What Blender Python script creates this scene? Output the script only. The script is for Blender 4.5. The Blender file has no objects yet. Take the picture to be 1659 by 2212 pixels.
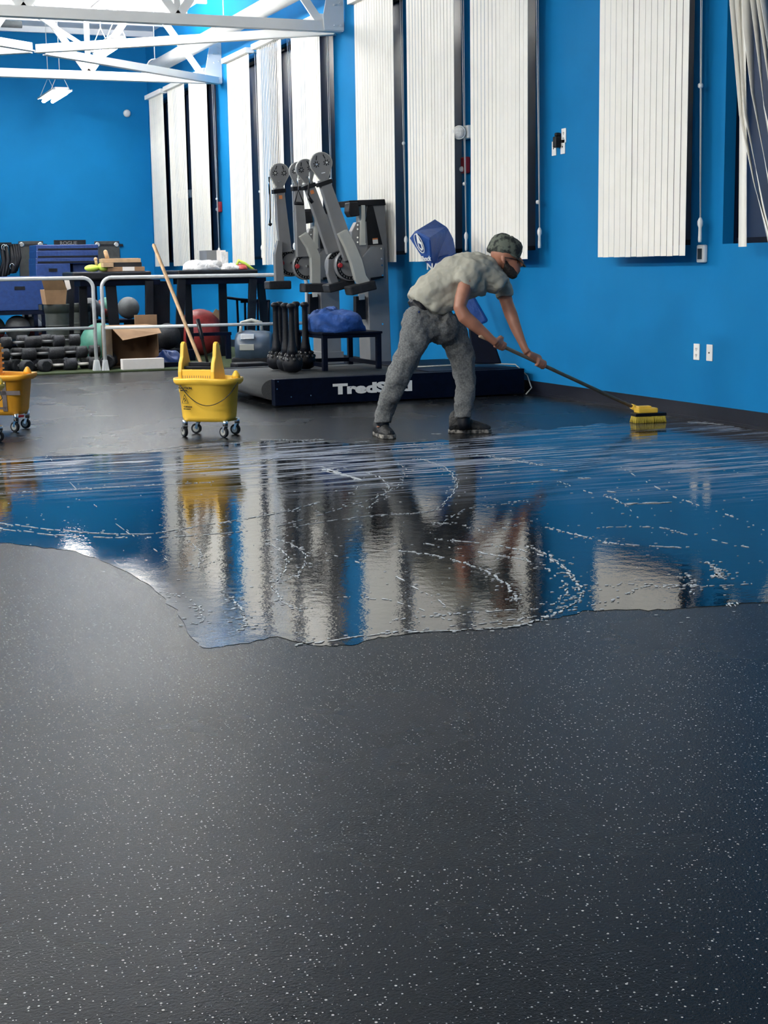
import bpy, bmesh, math, random
from mathutils import Vector, Matrix
random.seed(7)
SC = bpy.context.scene
COL = SC.collection
PI = math.pi
# ------------------------------------------------------------------ camera
FPX, HCAM = 3200.0, 1.12
PITCH, ROLL, YAW = math.atan(530/3200), math.atan(.0151), math.atan(1315/math.hypot(3200, 510))
CAMP = Vector((0, 0, HCAM))
FW = Vector((math.sin(YAW)*math.cos(PITCH), math.cos(YAW)*math.cos(PITCH), -math.sin(PITCH)))
R0 = Vector((math.cos(YAW), -math.sin(YAW), 0)); U0 = R0.cross(FW)
RT = math.cos(ROLL)*R0 - math.sin(ROLL)*U0
UP = math.sin(ROLL)*R0 + math.cos(ROLL)*U0
FH = Vector((math.sin(YAW), math.cos(YAW), 0))
cam = bpy.data.cameras.new('camera'); camo = bpy.data.objects.new('camera', cam); COL.objects.link(camo)
cam.sensor_fit = 'VERTICAL'; cam.sensor_height = 36; cam.lens = 36*FPX/2212; cam.clip_end = 200
mw = Matrix((RT, UP, -FW)).transposed().to_4x4(); mw.translation = CAMP
camo.matrix_world = mw
SC.camera = camo
# ------------------------------------------------------------------ world, exposure
SC.view_settings.view_transform = 'Standard'; SC.view_settings.look = 'None'
SC.view_settings.gamma = 1; SC.view_settings.use_curve_mapping = False
SC.view_settings.exposure = 0.0
w = bpy.data.worlds.new('world'); SC.world = w; w.use_nodes = True
w.node_tree.nodes['Background'].inputs[0].default_value = (.6, .7, .9, 1)
w.node_tree.nodes['Background'].inputs[1].default_value = .0
LAMP_POWER = 450.0      # strength of the tubes in every hanging fixture
# hanging fixtures (x, y, z): unseen ones on the left added to brighten wall and buckets
FIXTURES = [(4.25, 23.7, 3.76), (4.54, 21.0, 4.13), (3.9, 17.6, 4.15), (-1.5, 14.5, 4.15), (-1.6, 10.0, 4.15), (-1.7, 5.5, 4.15), (-1.8, 1.0, 4.15),
            (0.6, 19.5, 4.15), (0.0, 17.6, 4.15), (-5.5, 20.5, 4.15), (-5.5, 13.5, 4.15), (-5.5, 7.0, 4.15), (-5.5, 1.0, 4.15)]
WX_, WYB, ZC = 6.1, 25.35, 4.98     # right wall x, back wall y, ceiling z

def ray(px, py): return FW*FPX + RT*(px-829.5) - UP*(py-1106)
def G(px, py, z=0.0):
    d = ray(px, py); return CAMP + d*((z-HCAM)/d.z)
def PY(px, py, Y):
    d = ray(px, py); return CAMP + d*(Y/d.y)
def PX(px, py, X):
    d = ray(px, py); return CAMP + d*(X/d.x)
def S(px, py, d): return CAMP + ray(px, py)*(d/FPX)
# ------------------------------------------------------------------ materials
def mat(name, col, rough=.5, metal=0, spec=.5, noise=0, nscale=20, bump=0, bscale=60, col2=None, coat=0, emit=None, estr=0, ramp=(.4, .6), sss=0):
    m = bpy.data.materials.new(name); m.use_nodes = True; nt = m.node_tree; b = nt.nodes['Principled BSDF']
    b.inputs['Base Color'].default_value = (*col, 1); b.inputs['Roughness'].default_value = rough
    b.inputs['Metallic'].default_value = metal; b.inputs['Specular IOR Level'].default_value = spec
    if coat: b.inputs['Coat Weight'].default_value = coat; b.inputs['Coat Roughness'].default_value = .1
    if emit: b.inputs['Emission Color'].default_value = (*emit, 1); b.inputs['Emission Strength'].default_value = estr
    tc = nt.nodes.new('ShaderNodeTexCoord')
    if noise or col2:
        n = nt.nodes.new('ShaderNodeTexNoise'); n.inputs['Scale'].default_value = nscale; n.inputs['Detail'].default_value = 5
        nt.links.new(tc.outputs['Object'], n.inputs['Vector'])
        r = nt.nodes.new('ShaderNodeValToRGB'); nt.links.new(n.outputs['Fac'], r.inputs['Fac'])
        c2 = col2 or tuple(max(0, c*(1-noise)) for c in col)
        r.color_ramp.elements[0].position = ramp[0]; r.color_ramp.elements[1].position = ramp[1]
        r.color_ramp.elements[0].color = (*c2, 1); r.color_ramp.elements[1].color = (*col, 1)
        nt.links.new(r.outputs['Color'], b.inputs['Base Color'])
    if bump:
        n2 = nt.nodes.new('ShaderNodeTexNoise'); n2.inputs['Scale'].default_value = bscale; n2.inputs['Detail'].default_value = 4
        nt.links.new(tc.outputs['Object'], n2.inputs['Vector'])
        bp = nt.nodes.new('ShaderNodeBump'); bp.inputs['Strength'].default_value = bump; bp.inputs['Distance'].default_value = .02
        nt.links.new(n2.outputs['Fac'], bp.inputs['Height']); nt.links.new(bp.outputs['Normal'], b.inputs['Normal'])
    return m
M = {}
M['wall'] = mat('blue_wall_paint', (.004, .178, .43), .65, spec=.12, noise=.06, nscale=2, bump=.05, bscale=150)
M['white'] = mat('white_paint', (.82, .82, .8), .45, noise=.05, nscale=3)
M['ceil'] = mat('ceiling_paint', (.86, .87, .88), .7, noise=.04, nscale=1)
M['vane'] = mat('cream_vane_plastic', (.84, .82, .76), .5, noise=.04, nscale=4)
M['base'] = mat('black_vinyl_base', (.006, .008, .018), .4, noise=.2)
M['night'] = mat('dark_window_glass', (.003, .022, .07), .4, noise=.2, nscale=3)
M['black'] = mat('black_plastic', (.003, .004, .008), .5, spec=.25, noise=.3, bump=.1)
M['blackm'] = mat('black_powder_steel', (.004, .006, .012), .4, spec=.3, noise=.3)
M['navy'] = mat('navy_black_steel', (.001, .003, .012), .5, spec=.10, noise=.3)
M['rubber'] = mat('black_rubber', (.011, .013, .018), .7, spec=.3, noise=.3, bump=.3)
M['beltr'] = mat('grey_treadmill_belt', (.055, .06, .065), .75, noise=.35, nscale=250, bump=.5, bscale=250)
M['steelgrey'] = mat('grey_painted_steel', (.20, .205, .215), .38, metal=.2, noise=.08, nscale=6)
M['lightgrey'] = mat('silver_painted_steel', (.42, .43, .40), .35, metal=.2, noise=.08, nscale=6)
M['rail'] = mat('silver_rail_tube', (.66, .68, .70), .35, metal=.1, noise=.08)
M['chrome'] = mat('chrome', (.75, .76, .78), .18, metal=1)
M['yellow'] = mat('yellow_plastic', (.95, .58, .06), .42, noise=.06, nscale=8)
M['orange'] = mat('orange_yellow_plastic', (.90, .42, .035), .45, noise=.08, nscale=8)
M['lemon'] = mat('lemon_plastic', (.93, .68, .11), .42, noise=.06, nscale=8)
M['paint'] = mat('grey_spray_paint', (.12, .10, .10), .7, noise=.2)
M['wood'] = mat('pale_handle_wood', (.62, .40, .22), .5, noise=.25, nscale=18)
M['wood2'] = mat('tan_handle_wood', (.28, .19, .12), .5, noise=.25, nscale=18)
M['card'] = mat('brown_cardboard', (.30, .18, .10), .8, noise=.15, nscale=10)
M['card2'] = mat('pale_cardboard', (.48, .33, .20), .8, noise=.15, nscale=10)
M['paper'] = mat('white_paper', (.80, .76, .74), .7, noise=.03)
M['bluef'] = mat('blue_vinyl', (.005, .032, .15), .5, noise=.2, bump=.3, bscale=18)
M['bluec'] = mat('royal_blue_cloth', (.008, .065, .28), .75, noise=.25, nscale=12, bump=.7, bscale=22)
M['coverb'] = mat('royal_blue_nylon', (.006, .055, .25), .5, noise=.15, nscale=12, bump=.5, bscale=16)
M['mat'] = mat('grey_exercise_mat', (.045, .05, .052), .8, noise=.2)
M['red'] = mat('red_rubber', (.42, .05, .05), .45, noise=.2)
M['redp'] = mat('red_plastic', (.30, .015, .02), .35, noise=.1)
M['green'] = mat('green_rubber', (.05, .20, .15), .5, noise=.2)
M['grass'] = mat('green_turf', (.05, .085, .02), .9, noise=.5, nscale=120, bump=1, bscale=300)
M['ballg'] = mat('grey_ball_rubber', (.12, .13, .14), .55, noise=.2)
M['neon'] = mat('neon_yellow', (.62, .85, .12), .6, noise=.1)
M['bag'] = mat('clear_white_plastic', (.72, .72, .74), .3, noise=.15, nscale=15, bump=1, bscale=30)
M['bluegrey'] = mat('blue_grey_plastic', (.045, .07, .11), .32, noise=.15)
M['label'] = mat('white_label', (.75, .73, .68), .5, noise=.03)
M['orl'] = mat('orange_label', (.60, .20, .06), .5, noise=.1)
M['print'] = mat('white_print', (.72, .73, .72), .5)
M['printk'] = mat('black_print', (.01, .01, .012), .5)
M['shirt'] = mat('sage_grey_cotton', (.38, .37, .31), .9, noise=.14, nscale=7, bump=.5, bscale=9)
M['pants'] = mat('heather_grey_fleece', (.165, .17, .17), .95, col2=(.06, .064, .068), nscale=90, ramp=(.28, .70), bump=.9, bscale=12)
M['skin'] = mat('skin', (.36, .155, .095), .5, noise=.15, nscale=14)
M['hair'] = mat('dark_hair', (.012, .009, .008), .8, noise=.4, nscale=60, bump=.6, bscale=90)
M['camo'] = mat('camouflage_cloth', (.10, .115, .09), .85, col2=(.012, .016, .016), nscale=26, ramp=(.44, .56))
M['shoe'] = mat('black_shoe_mesh', (.005, .006, .008), .6, noise=.5, nscale=40, bump=.5)
M['sole'] = mat('pale_shoe_sole', (.30, .28, .25), .6, col2=(.02, .02, .02), nscale=35)
M['lens'] = mat('lamp_lens', (.75, .76, .76), .15, noise=.2, nscale=40)
M['foam'] = mat('soap_foam', (.50, .54, .58), .6, noise=.3, nscale=120)
M['tube'] = mat('lit_tube', (1, 1, 1), .5, emit=(1, .97, .9), estr=LAMP_POWER)
M['tubefar'] = mat('lit_tube_far_row', (1, 1, 1), .5, emit=(1, .97, .9), estr=LAMP_POWER*.15)
M['tubemid'] = mat('lit_tube_mid_row', (1, 1, 1), .5, emit=(1, .96, .88), estr=LAMP_POWER*.33)
M['upglow'] = mat('added_ceiling_glow', (1, 1, 1), .5, emit=(.95, .97, 1), estr=LAMP_POWER*1.35)

def floor_mat(name, wet):
    m = bpy.data.materials.new(name); m.use_nodes = True; nt = m.node_tree; N, L = nt.nodes, nt.links
    b = N['Principled BSDF']; g = N.new('ShaderNodeNewGeometry')
    def math_(op, a, b_=None, c=None):
        n = N.new('ShaderNodeMath'); n.operation = op
        for i, v in enumerate((a, b_, c)):
            if v is None: continue
            if isinstance(v, (int, float)): n.inputs[i].default_value = v
            else: L.new(v, n.inputs[i])
        return n.outputs[0]
    def noise(scale, detail=4, vec=None, dist=0):
        n = N.new('ShaderNodeTexNoise'); n.inputs['Scale'].default_value = scale; n.inputs['Detail'].default_value = detail
        n.inputs['Distortion'].default_value = dist
        L.new(vec or g.outputs['Position'], n.inputs['Vector']); return n.outputs['Fac']
    def mrange(v, a, b_, c, d):
        n = N.new('ShaderNodeMapRange'); n.interpolation_type = 'SMOOTHSTEP'
        L.new(v, n.inputs[0]); n.inputs[1].default_value = a; n.inputs[2].default_value = b_; n.inputs[3].default_value = c; n.inputs[4].default_value = d
        return n.outputs[0]
    # white rubber flecks in two sizes
    specks = None
    for sc, th, pick in ((42, .10, .50), (95, .15, .62)):
        v = N.new('ShaderNodeTexVoronoi'); v.voronoi_dimensions = '2D'; v.inputs['Scale'].default_value = sc; L.new(g.outputs['Position'], v.inputs['Vector'])
        sp = N.new('ShaderNodeSeparateColor'); L.new(v.outputs['Color'], sp.inputs[0])
        rad = math_('MULTIPLY', sp.outputs[1], th)
        s = math_('MULTIPLY', math_('LESS_THAN', v.outputs['Distance'], rad), math_('GREATER_THAN', sp.outputs[0], pick))
        specks = s if specks is None else math_('MAXIMUM', specks, s)
    big = noise(.9, 3); fine = noise(400, 2)
    r = N.new('ShaderNodeValToRGB'); L.new(big, r.inputs[0])
    r.color_ramp.elements[0].position = .35; r.color_ramp.elements[1].position = .68
    r.color_ramp.elements[0].color = (.0025, .0035, .005, 1); r.color_ramp.elements[1].color = (.0055, .0065, .008, 1)
    mx = N.new('ShaderNodeMix'); mx.data_type = 'RGBA'; L.new(math_('MULTIPLY', specks, .9 if not wet else .25), mx.inputs[0]); L.new(r.outputs[0], mx.inputs[6]); mx.inputs[7].default_value = (.42, .43, .43, 1)
    colr = mx.outputs[2]
    if wet:
        # brushed soapy film: streaks along the sweep of the brush
        mp = N.new('ShaderNodeMapping'); mp.vector_type = 'POINT'
        mp.inputs['Rotation'].default_value = (0, 0, math.radians(20)); mp.inputs['Scale'].default_value = (1.1, 13, 1)
        L.new(g.outputs['Position'], mp.inputs['Vector'])
        st = noise(1.6, 9, mp.outputs[0], .6)
        se = N.new('ShaderNodeSeparateXYZ'); L.new(g.outputs['Position'], se.inputs[0])
        # stronger film towards the wall end and at the back, where he has just scrubbed
        zone = mrange(math_('ADD', math_('MULTIPLY', se.outputs[0], .55), se.outputs[1]), 7.7, 9.4, 0, 1)
        patch = mrange(noise(.8, 4), .36, .6, .35, 1)
        film = math_('MULTIPLY', math_('MULTIPLY', mrange(st, .42, .62, 0, 1), zone), patch)
        mx2 = N.new('ShaderNodeMix'); mx2.data_type = 'RGBA'; L.new(film, mx2.inputs[0]); L.new(colr, mx2.inputs[6]); mx2.inputs[7].default_value = (.27, .31, .40, 1)
        colr = mx2.outputs[2]
        rough = math_('ADD', mrange(noise(2.2, 5), .4, .7, .012, .035), math_('MULTIPLY', film, .5))
        dx = math_('MULTIPLY', math_('SUBTRACT', se.outputs[0], .6), 1/.75); dy = math_('MULTIPLY', math_('SUBTRACT', se.outputs[1], 5.2), 1/1.2)
        dd = math_('SQRT', math_('ADD', math_('MULTIPLY', dx, dx), math_('MULTIPLY', dy, dy)))
        rough = math_('ADD', rough, mrange(math_('ADD', dd, math_('MULTIPLY', noise(3, 4), .4)), .75, 1.4, .20, 0))
        bh = math_('ADD', noise(16, 3), math_('MULTIPLY', noise(90, 3), .25))
        bs, bd = .07, .010
    else:
        # damp ring round the wet patch is glossier than the dry rubber
        se = N.new('ShaderNodeSeparateXYZ'); L.new(g.outputs['Position'], se.inputs[0])
        dx = math_('MULTIPLY', math_('SUBTRACT', se.outputs[0], 1.3), 1/1.9)
        dy = math_('MULTIPLY', math_('SUBTRACT', se.outputs[1], 5.9), 1/2.2)
        d = math_('SQRT', math_('ADD', math_('MULTIPLY', dx, dx), math_('MULTIPLY', dy, dy)))
        d = math_('ADD', d, math_('MULTIPLY', math_('SUBTRACT', noise(1.6, 4), .5), .5))
        damp = mrange(d, .6, 1.15, 1, 0)
        rough = math_('SUBTRACT', mrange(noise(1.2, 5), .38, .70, .25, .29), math_('MULTIPLY', damp, .12))
        bh = math_('ADD', noise(160, 4), math_('MULTIPLY', fine, .5)); bs, bd = .28, .004
    L.new(colr, b.inputs['Base Color']); L.new(rough, b.inputs['Roughness'])
    b.inputs['Specular IOR Level'].default_value = .38 if wet else .30
    bp = N.new('ShaderNodeBump'); bp.inputs['Strength'].default_value = bs; bp.inputs['Distance'].default_value = bd
    L.new(bh, bp.inputs['Height']); L.new(bp.outputs[0], b.inputs['Normal'])
    return m
M['floor'] = floor_mat('speckled_rubber_floor', False)
M['wet'] = floor_mat('wet_rubber_floor', True)

# ------------------------------------------------------------------ mesh helpers
class B:
    """collects shapes in world coordinates; build() links them as one object"""
    def __init__(s): s.bm = bmesh.new(); s.mats = []; s.cur = 0
    def use(s, m):
        if m not in s.mats: s.mats.append(m)
        s.cur = s.mats.index(m); return s
    def _f(s, vs, smooth=False):
        try: f = s.bm.faces.new(vs)
        except ValueError: return
        f.material_index = s.cur; f.smooth = smooth
    def hexa(s, p):    # 8 corners: bottom 4 ccw, top 4 ccw
        v = [s.bm.verts.new(q) for q in p]
        for q in ((3, 2, 1, 0), (4, 5, 6, 7), (0, 1, 5, 4), (1, 2, 6, 5), (2, 3, 7, 6), (3, 0, 4, 7)): s._f([v[i] for i in q])
        return s
    def box(s, a, b):
        x0, y0, z0 = a; x1, y1, z1 = b
        return s.hexa([(x0, y0, z0), (x1, y0, z0), (x1, y1, z0), (x0, y1, z0), (x0, y0, z1), (x1, y0, z1), (x1, y1, z1), (x0, y1, z1)])
    def obox(s, c, hx, hy, hz, rot=0, m=None):   # centred box, rotated about z (or by matrix m)
        m = m or Matrix.Rotation(rot, 3, 'Z'); c = Vector(c)
        return s.hexa([c + m @ Vector((x*hx, y*hy, z*hz)) for z in (-1, 1) for x, y in ((-1, -1), (1, -1), (1, 1), (-1, 1))])
    def bar(s, a, b, wd, th, side=Vector((0, 0, 1))):     # box from a to b
        a, b = Vector(a), Vector(b); t = (b-a).normalized(); n = t.cross(side)
        if n.length < 1e-4: n = t.cross(Vector((1, 0, 0)))
        n.normalize(); k = n.cross(t)
        return s.hexa([p + n*(i*wd/2) + k*(j*th/2) for p in (a, b) for i, j in ((-1, -1), (1, -1), (1, 1), (-1, 1))])
    def cyl(s, a, b, r, r2=None, n=16, caps=True):
        a, b = Vector(a), Vector(b); r2 = r if r2 is None else r2
        t = (b-a).normalized(); x = t.orthogonal().normalized(); y = t.cross(x)
        A = [s.bm.verts.new(a+(x*math.cos(i*2*PI/n)+y*math.sin(i*2*PI/n))*r) for i in range(n)]
        Bq = [s.bm.verts.new(b+(x*math.cos(i*2*PI/n)+y*math.sin(i*2*PI/n))*r2) for i in range(n)]
        for i in range(n): s._f([A[i], A[(i+1) % n], Bq[(i+1) % n], Bq[i]], True)
        if caps: s._f(A[::-1]); s._f(Bq)
        return s
    def tube(s, pts, r, n=10):
        pts = [Vector(p) for p in pts]; rings = []; x = None
        for i, p in enumerate(pts):
            t = (pts[min(i+1, len(pts)-1)]-pts[max(i-1, 0)]).normalized()
            x = (t.orthogonal() if x is None else (x - t*x.dot(t))).normalized(); y = t.cross(x)
            rr = r[i] if isinstance(r, (list, tuple)) else r
            rings.append([s.bm.verts.new(p+(x*math.cos(k*2*PI/n)+y*math.sin(k*2*PI/n))*rr) for k in range(n)])
        for a, b in zip(rings, rings[1:]):
            for k in range(n): s._f([a[k], a[(k+1) % n], b[(k+1) % n], b[k]], True)
        s._f(rings[0][::-1]); s._f(rings[-1]); return s
    def lathe(s, c, prof, n=24, axis=Vector((0, 0, 1)), sx=1, sy=1, rot=0):
        c = Vector(c); q = axis.to_track_quat('Z', 'Y'); rings = []
        for r, z in prof:
            rings.append([s.bm.verts.new(c + q @ (Matrix.Rotation(rot, 3, 'Z') @ Vector((r*sx*math.cos(k*2*PI/n), r*sy*math.sin(k*2*PI/n), z)))) for k in range(n)])
        for a, b in zip(rings, rings[1:]):
            for k in range(n): s._f([a[k], a[(k+1) % n], b[(k+1) % n], b[k]], True)
        s._f(rings[0][::-1]); s._f(rings[-1]); return s
    def ball(s, c, r, n=18, sx=1, sy=1, sz=1):
        k = n//2
        return s.lathe(c, [(r*max(.02, math.sin(PI*i/k)), -r*sz*math.cos(PI*i/k)) for i in range(k+1)], n, sx=sx, sy=sy)
    def prism(s, pts, off, smooth=False):  # closed polygon pushed along a vector
        a = [s.bm.verts.new(p) for p in pts]; b = [s.bm.verts.new(Vector(p)+Vector(off)) for p in pts]; n = len(a)
        s._f(a[::-1]); s._f(b)
        for i in range(n): s._f([a[i], a[(i+1) % n], b[(i+1) % n], b[i]], smooth)
        return s
    def loft(s, rows, n=16, depth=FH):   # rows: (point, half width across, half width along 'depth')
        P = [Vector(r[0]) for r in rows]; rings = []
        for i, p in enumerate(P):
            t = (P[min(i+1, len(P)-1)]-P[max(i-1, 0)]).normalized(); dd = (depth - t*t.dot(depth))
            dd = dd.normalized() if dd.length > .1 else t.orthogonal(); x = t.cross(dd)
            rings.append([s.bm.verts.new(p + x*math.cos(k*2*PI/n)*rows[i][1] + dd*math.sin(k*2*PI/n)*rows[i][2]) for k in range(n)])
        for a, b in zip(rings, rings[1:]):
            for k in range(n): s._f([a[k], a[(k+1) % n], b[(k+1) % n], b[k]], True)
        s._f(rings[0][::-1], True); s._f(rings[-1], True); return s
    def build(s, name, parent=None, m=None, bevel=0, origin=None):
        me = bpy.data.meshes.new(name); o = bpy.data.objects.new(name, me); COL.objects.link(o)
        org = Vector((0, 0, 0))
        if parent: o.parent = parent; org = Vector(parent['_w'])
        elif origin is not None: org = Vector(origin); o.location = org
        o['_w'] = list(org)
        bmesh.ops.recalc_face_normals(s.bm, faces=s.bm.faces[:])
        bmesh.ops.translate(s.bm, verts=s.bm.verts[:], vec=-org)
        s.bm.to_mesh(me); s.bm.free()
        for k in ([m] if m else s.mats): me.materials.append(k)
        if parent and parent.type == 'MESH': pass
        if bevel:
            bv = o.modifiers.new('bevel', 'BEVEL'); bv.width = bevel; bv.segments = 2; bv.limit_method = 'ANGLE'
        return o
def root(name, loc, label, cat, group=None):
    o = bpy.data.objects.new(name, None); COL.objects.link(o); o.location = loc; o['_w'] = list(loc)
    o.empty_display_size = .05
    return tag(o, label, cat, group)
def tag(o, label=None, cat=None, group=None, kind=None):
    if label: o['label'] = label
    if cat: o['category'] = cat
    if group: o['group'] = group
    if kind: o['kind'] = kind
    return o
def struct(o): o['kind'] = 'structure'; return o
def copy_tree(o, parent=None):
    c = o.copy(); COL.objects.link(c)
    if parent: c.parent = parent
    for ch in list(o.children): copy_tree(ch, c)
    return c
def text(body, p, xdir, ydir, size, m, name, parent, depth=.002, bold=0, width=None):
    cu = bpy.data.curves.new('t', 'FONT'); cu.body = body; cu.size = size; cu.extrude = depth; cu.offset = bold; cu.resolution_u = 3
    t = bpy.data.objects.new('t', cu); COL.objects.link(t)
    dg = bpy.context.evaluated_depsgraph_get(); me = bpy.data.meshes.new_from_object(t.evaluated_get(dg))
    COL.objects.unlink(t); bpy.data.objects.remove(t)
    xs = [v.co.x for v in me.vertices]; wx = max(xs)-min(xs); k = (width/wx) if width else 1
    X, Y = Vector(xdir).normalized(), Vector(ydir).normalized(); Z = X.cross(Y)
    org = Vector(parent['_w'])
    for v in me.vertices:
        v.co = Vector(p) + X*(v.co.x-min(xs))*k + Y*v.co.y + Z*v.co.z - org
    me.materials.clear(); me.materials.append(m)
    o = bpy.data.objects.new(name, me); COL.objects.link(o); o.parent = parent; o['_w'] = list(org); return o
def remesh(o, vox, smooth=4):
    r = o.modifiers.new('remesh', 'REMESH'); r.mode = 'VOXEL'; r.voxel_size = vox; r.use_smooth_shade = True
    s = o.modifiers.new('smooth', 'SMOOTH'); s.iterations = smooth; s.factor = .5
    return o

# ================================================================== SETTING
XL, YF = -9.0, -7.0
b = B(); b.box((XL, YF, -.1), (WX_+.3, WYB+.3, 0)); struct(b.build('floor', m=M['floor']))
b = B(); b.box((XL, YF, ZC), (WX_+.3, WYB+.3, ZC+.1))
struct(b.build('ceiling', m=M['ceil']))
b = B()
for i in range(30):
    y = YF+1+i*1.1
    b.box((XL, y, ZC-.09), (WX_, y+.06, ZC))
struct(b.build('trim_1', m=M['ceil']))
b = B(); b.box((XL, WYB, 0), (WX_+.3, WYB+.3, ZC)); struct(b.build('wall_back', m=M['wall']))
b = B(); b.box((XL-.2, YF, 0), (XL, WYB+.3, ZC)); struct(b.build('wall_left', m=M['wall']))
b = B(); b.box((XL, YF-.2, 0), (WX_+.3, YF, ZC)); struct(b.build('wall_front', m=M['wall']))
# windows: near edge y, far edge y; blind edges near, far
Z0, Z1 = 1.24, 3.86
WINS = [('A', 23.72, 24.70), ('B', 22.45, 23.42), ('C', 21.2, 22.12), ('D', 19.15, 20.15), ('E', 17.8, 18.75), ('F', 16.35, 17.35),
        ('G', 14.32, 15.3), ('H', 12.95, 13.9), ('I', 11.48, 12.45), ('J', 9.13, 10.2), ('K', 7.5, 8.74), ('L', 5.0, 6.1), ('N', 2.6, 3.7)]
b = B(); X2 = WX_+.3
b.box((WX_, YF, 0), (X2, WYB, Z0)); b.box((WX_, YF, Z1), (X2, WYB, ZC))
ys = YF
for n_, a, c in sorted(WINS, key=lambda q: q[1]):
    b.box((WX_, ys, Z0), (X2, a, Z1)); ys = c
b.box((WX_, ys, Z0), (X2, WYB, Z1))
bmesh.ops.remove_doubles(b.bm, verts=b.bm.verts[:], dist=1e-5)
struct(b.build('wall_right', m=M['wall']))
for i, (n_, a, c) in enumerate(WINS):
    b = B(); b.box((WX_+.14, a-.01, Z0-.01), (WX_+.17, c+.01, Z1+.01))
    wo = struct(b.build('window_%d' % (i+1), m=M['night']))
    b = B()
    for q in ((a, a+.04), (c-.04, c)): b.box((WX_+.09, q[0], Z0), (WX_+.139, q[1], Z1))
    b.box((WX_+.09, a+.04, Z0), (WX_+.139, c-.04, Z0+.04)); b.box((WX_+.09, a+.04, Z1-.04), (WX_+.139, c-.04, Z1))
    b.build('window_frame', wo, M['navy'])
b = B(); b.box((WX_-.012, YF, .0), (WX_, WYB, .115)); b.box((WX_-.022, YF, 0), (WX_-.012, WYB, .02)); struct(b.build('baseboard_right', m=M['base']))
b = B(); b.box((XL, WYB-.012, 0), (WX_, WYB, .115)); struct(b.build('baseboard_back', m=M['base']))
# turf strip where the equipment is stored
b = B(); b.hexa([(XL, 17.15, .0), (3.0, 16.72, .0), (6.07, 16.30, .0), (6.07, 20.5, .0)] and [(-9, 17.2, .001), (6.07, 16.33, .001), (6.07, 22, .001), (-9, 22, .001), (-9, 17.2, .014), (6.07, 16.33, .014), (6.07, 22, .014), (-9, 22, .014)])
tag(b.build('turf', m=M['grass']), 'short green artificial turf strip behind the silver rail barrier', 'turf', kind='stuff')

# wet soapy patch: outline from the photo, ragged edge
edge_px = [(-260, 1000), (-100, 992), (0, 992), (120, 986), (360, 975), (440, 958), (560, 952), (700, 955), (800, 958), (900, 955), (1000, 948), (1100, 936), (1200, 926), (1300, 916), (1400, 912), (1480, 905), (1540, 914), (1660, 934),
           (1760, 955), (1900, 1010), (2000, 1150), (1900, 1290), (1659, 1300), (1500, 1312), (1400, 1318), (1270, 1318), (1190, 1338), (1120, 1352), (1030, 1360), (900, 1366), (820, 1378), (760, 1396), (690, 1396), (600, 1376), (520, 1392),
           (440, 1400), (410, 1370), (380, 1320), (330, 1268), (250, 1222), (160, 1192), (60, 1178), (-60, 1170), (-260, 1160)]
pts = []
for i, p in enumerate(edge_px):
    q = edge_px[(i+1) % len(edge_px)]
    for k in range(6):
        t = k/6; jx = random.uniform(-5, 5); jy = random.uniform(-2.2, 2.2)
        g = G(p[0]*(1-t)+q[0]*t+jx, p[1]*(1-t)+q[1]*t+jy)
        pts.append(Vector((min(g.x, 6.07), g.y, .0012)))
b = B()
vs = [b.bm.verts.new(p) for p in pts]; b._f(vs)
tag(b.build('wet_patch', m=M['wet']), 'wet soapy patch of water spread across the rubber floor', 'water', kind='stuff')
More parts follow.
